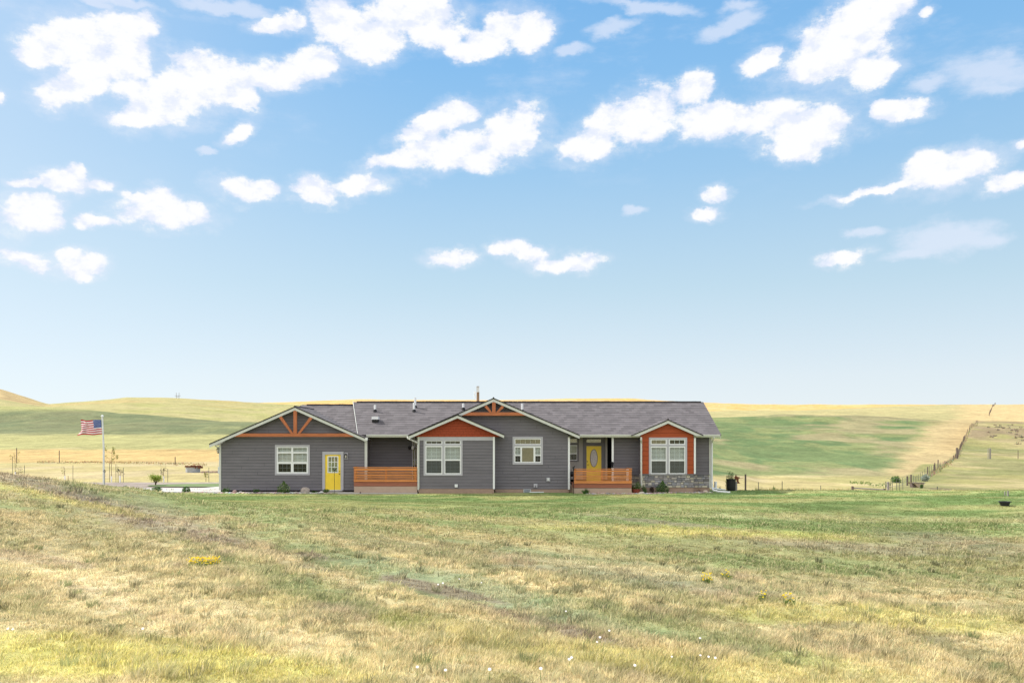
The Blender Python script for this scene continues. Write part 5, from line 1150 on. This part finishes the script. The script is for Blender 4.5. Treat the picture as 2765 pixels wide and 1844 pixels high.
for (u, vb, vt, y, m) in ((34,1290,1232,72,STEEL),(66,1295,1256,67,STEEL),(197,1298,1256,67,STEEL),(184,1298,1284,67,RUST),(296,1300,1250,67,STEEL),(313,1300,1253,67,STEEL),(319,1300,1265,66,STEEL),(333,1301,1262,66,STEEL),(435,1300,1262,67,STEEL),(453,1300,1265,67,STEEL),(564,1299,1262,67,STEEL)):
    wpost(u, vb, vt, y, m, .018, STL[u], name='tree_stake', cat='stake', group=SG)
# stock tank
yt = yfar(521,1275); x = X(521,yt); z = gz(x,yt); o = thing('stock_tank','round corrugated steel tank with a rusty rim in the left field','tank',(x,yt,z)); rr = 18.5*yt/F; hh = 15*yt/F
prof = [(rr, -.2)]+[(rr+(.02 if i % 2 else 0), hh*i/12) for i in range(13)]+[(rr-.03,hh),(rr-.03,hh-.25),(0,hh-.3)]
MB().lathe(prof,(0,0,0),28).build('tank_wall', mat('tank_steel', (.36,.38,.40), .5, metal=.2, nscale=3, namt=.3), o); g = random.Random(5); b = MB()
for i in range(30): a = i*6.283/30; b.box(math.cos(a)*rr*.98-.09, math.cos(a)*rr*.98+.09, math.sin(a)*rr*.98-.09, math.sin(a)*rr*.98+.09, hh-.02, hh+g.uniform(.02,.14))
for i in range(14): b.box(-rr*.9+i*.11, -rr*.9+i*.11+.08, g.uniform(-.6,0), g.uniform(.1,.6), hh-.15, hh-.02+g.uniform(0,.1))
b.build('rusty_rim', RUST, o)
g = random.Random(9); b = MB()
for i in range(160): u = g.uniform(545,590); yq = yt+g.uniform(-1.5,1.5); rock(b, X(u,yq), yq, gz(X(u,yq),yq), .11*g.uniform(.5,1.3), g, [(.20,.15,.12),(.28,.2,.15)])
tag(b.build('soil_heap', ROCK), 'low heap of brown clods right of the stock tank', 'soil', kind='stuff')
# utility pole, skyline pylon
yu = 75; x = X(1290.5,yu); o = thing('utility_pole','wooden utility pole rising behind the centre gable','utility pole',(x,yu,gz(x,yu))); zt = Z(1043,yu)-o.location.z
MB().tube([(0,0,-.2),(0,0,zt)], [.13,.115], 10).build('pole', POLEW, o); MB().box(-.12,.12,-.16,-.1,zt-.5,zt-.05).build('bracket', GALV, o); b = MB()
for k in range(3): b.lathe([(.0,.1),(.05,.08),(.04,0),(.06,-.05),(0,-.06)],(-.28+.0*k,-.1,zt-.55-.22*k),8); b.tube([(-.28,-.1,zt-.5-.22*k),(-.1,-.08,zt-.45-.22*k)],.012,4)
b.build('insulator', WHITE, o)
yp = 980; x = X(479,yp); o = thing('transmission_pylon','tiny H-frame power pylon on the left skyline','pylon',(x,yp,gz(x,yp))); s = yp/F
for du in (-3,4.5): MB().tube([(du*s,0,-2),(du*s,0,15*s)], .22, 6).build('pole', WOODG, o)
MB().tube([(-7*s,0,7*s),(9*s,0,7*s)], .2, 6).build('cross_arm', WOODG, o); MB().tube([(-3*s,0,7*s),(4.5*s,0,1*s)], .1, 5).build('brace', WOODG, o); MB().tube([(4.5*s,0,7*s),(-3*s,0,1*s)], .1, 5).build('brace', WOODG, o)
# lantern and ornament on the porch
x, y = X(1655,52.9), 53.1; o = thing('lantern','black lantern hanging on the white porch post','lantern',(x,y,Z(1262,53)))
b = MB().lathe([(0,0),(.08,0),(.09,.03),(.07,.05)],(0,0,0),8); b.lathe([(.1,.27),(.03,.34),(0,.36)],(0,0,0),8)
for k in range(6): a = k*1.047; b.tube([(.075*math.cos(a),.075*math.sin(a),.04),(.09*math.cos(a),.09*math.sin(a),.28)], .009, 4)
b.build('cage', BLACK, o); MB().lathe([(.05,.05),(.065,.15),(.05,.27)],(0,0,0),8).build('chimney_glass', RUBBER, o)
x, y = X(1549,51.65), 51.65; o = thing('bird_ornament','black bird ornament on a rod at the left end of the front porch rail','ornament',(x,y,0)); s = y/F
MB().tube([(0,0,-.1),(0,0,(1334-1272)*s)], .02, 6).build('rod', BLACK, o); q = lambda u, v: ((u-1549)*s, (1334-v)*s)
MB().prism([q(1545,1264),q(1548,1261.5),q(1550,1259.5),q(1554,1259.8),q(1552,1262),q(1550.5,1264),q(1551,1268),q(1550,1272),q(1547.5,1272),q(1547,1267)],-.025,.025).build('bird', BLACK, o)
x, y = X(1543,53.2), 53.2; o = thing('barbecue','dark barbecue grill partly hidden at the left end of the front porch','grill',(x,y,.62))
MB().lathe([(0,.3),(.14,.32),(.2,.42),(.2,.48),(.15,.58),(0,.62)],(0,0,0),16).build('bowl', BLACK, o)
for k in range(3): a = k*2.1; MB().tube([(.14*math.cos(a),.14*math.sin(a),.34),(.2*math.cos(a),.2*math.sin(a),0)], .015, 5).build('leg', BLACK, o)
# ------------------------------------------------------------------ wildflowers
def yellow_clump(u, v, wpx, y, label, n, seed):
    g = random.Random(seed); x = X(u,y); z = gz(x,y); o = thing('yellow_wildflower', label, 'wildflowers', (x,y,z)); b = MB(); f = MB(); s = y/F; w_ = wpx*s/2
    for i in range(int(n*1.6)):
        px, py = g.gauss(0,.45)*w_, g.gauss(0,.35)*w_; h = .16*g.uniform(.5,1.1); b.add([(px-.01,py,0),(px+.01,py,0),(px+g.uniform(-.06,.06),py,h*.8)],[(0,1,2)], g.choice([(.22,.28,.08),(.28,.32,.10),(.14,.2,.06)])); 
        p = Vector((px+g.gauss(0,.03),py,g.uniform(.2,.8)*h)); b.add([p-Vector((.03,0,0)),p-Vector((0,0,.012)),p+Vector((.03,0,.01)),p+Vector((0,0,.015))],[(0,1,2,3)], g.choice([(.22,.28,.08),(.14,.2,.06)]))
    for i in range(n):
        px, py = g.uniform(-1,1)*w_, g.gauss(0,.3)*w_; h = .17*g.uniform(.45,1.35); r_ = .018*g.uniform(.8,1.3); c = g.choice([(.80,.62,.02),(.86,.72,.04),(.72,.5,.02)])
        f.add([(px+r_*math.cos(a),py+r_*math.sin(a)*.8,h+.3*r_*math.sin(a)) for a in np.arange(6)*1.047],[(0,1,2,3,4,5)], c); f.add([(px-r_,py-.01,h),(px+r_,py-.01,h),(px,py,h+r_*.9)],[(0,1,2)], c); b.add([(px-.004,py,0),(px+.004,py,0),(px,py,h)],[(0,1,2)], MG[0])
    b.build('foliage', LEAF, o); f.build('blossom', LEAF, o)
def groundy(u, v):
    y = 10.0
    for y in np.linspace(9, 54, 900):
        x = X(u, y); vv = VH + (H-gz(x,y))*F/y
        if vv <= v: return y
    return 50.0
def gy(u, v):
    ys = np.linspace(9, 54, 1500); xs = (u-CU)*ys/F; vv = VH+(H-height(xs, ys))*F/ys
    i = np.argmax(vv <= v); return float(ys[i])
for (u, v, wp, lb, n) in ((552,1528,84,'wide clump of bright yellow wildflowers in the left foreground',170),(1909,1573,28,'small yellow wildflower clump in the centre-right meadow',26),(1960,1560,26,'sparse yellow wildflowers right of the small centre-right clump',12),(2060,1620,18,'tiny yellow wildflower tuft below and right of the centre-right clumps',8),(2130,1630,30,'thin scattering of yellow wildflowers on the right meadow slope',12)):
    yellow_clump(u, v, wp, gy(u, v+4), lb, n, int(u))
WF = [(22,1716),(35,1715),(386,1717),(1127,1825),(1203,1834),(1183,1590),(1196,1588),(1322,1847-12),(1645,1720),(1620,1740),(1612,1748),(1537,1803),(1543,1797),(1460,1835),(1714,1820),(1891,1786),(1913,1791),(1931,1797),(1814,1788),(1890,1740),(1528,1663),(1240,1572),(1300,1583)]
PET = mat('petal', (.85,.82,.84), .6, trans=.2)
me0 = None
for (u, v) in WF:
    y = gy(u, v+3); x = X(u, y)
    if me0 is None:
        b = MB(); f = MB()
        f.add([(.016*math.cos(a),.013*math.sin(a)-.008,.11+.011*math.sin(a)) for a in np.arange(10)*.6283],[tuple(range(10))]); f.add([(-.008,-.004,.095),(.008,-.004,.095),(.014,-.006,.11),(-.014,-.006,.11)],[(0,1,2,3)])
        o = thing('white_wildflower','small white wildflower in the dry foreground grass','wildflower',(x,y,gz(x,y)),'white wildflowers scattered in the foreground')
        pf = f.build('blossom', PET, o); b.add([(-.004,0,0),(.004,0,0),(0,0,.12)],[(0,1,2)], MG[1]); ps = b.build('stem', LEAF, o); me0 = (o, pf, ps)
    else:
        o = me0[0].copy(); COL.objects.link(o); o.location = (x,y,gz(x,y)); o.scale = (random.uniform(.8,1.2),)*3
        for q in me0[1:]: c_ = q.copy(); COL.objects.link(c_); c_.parent = o
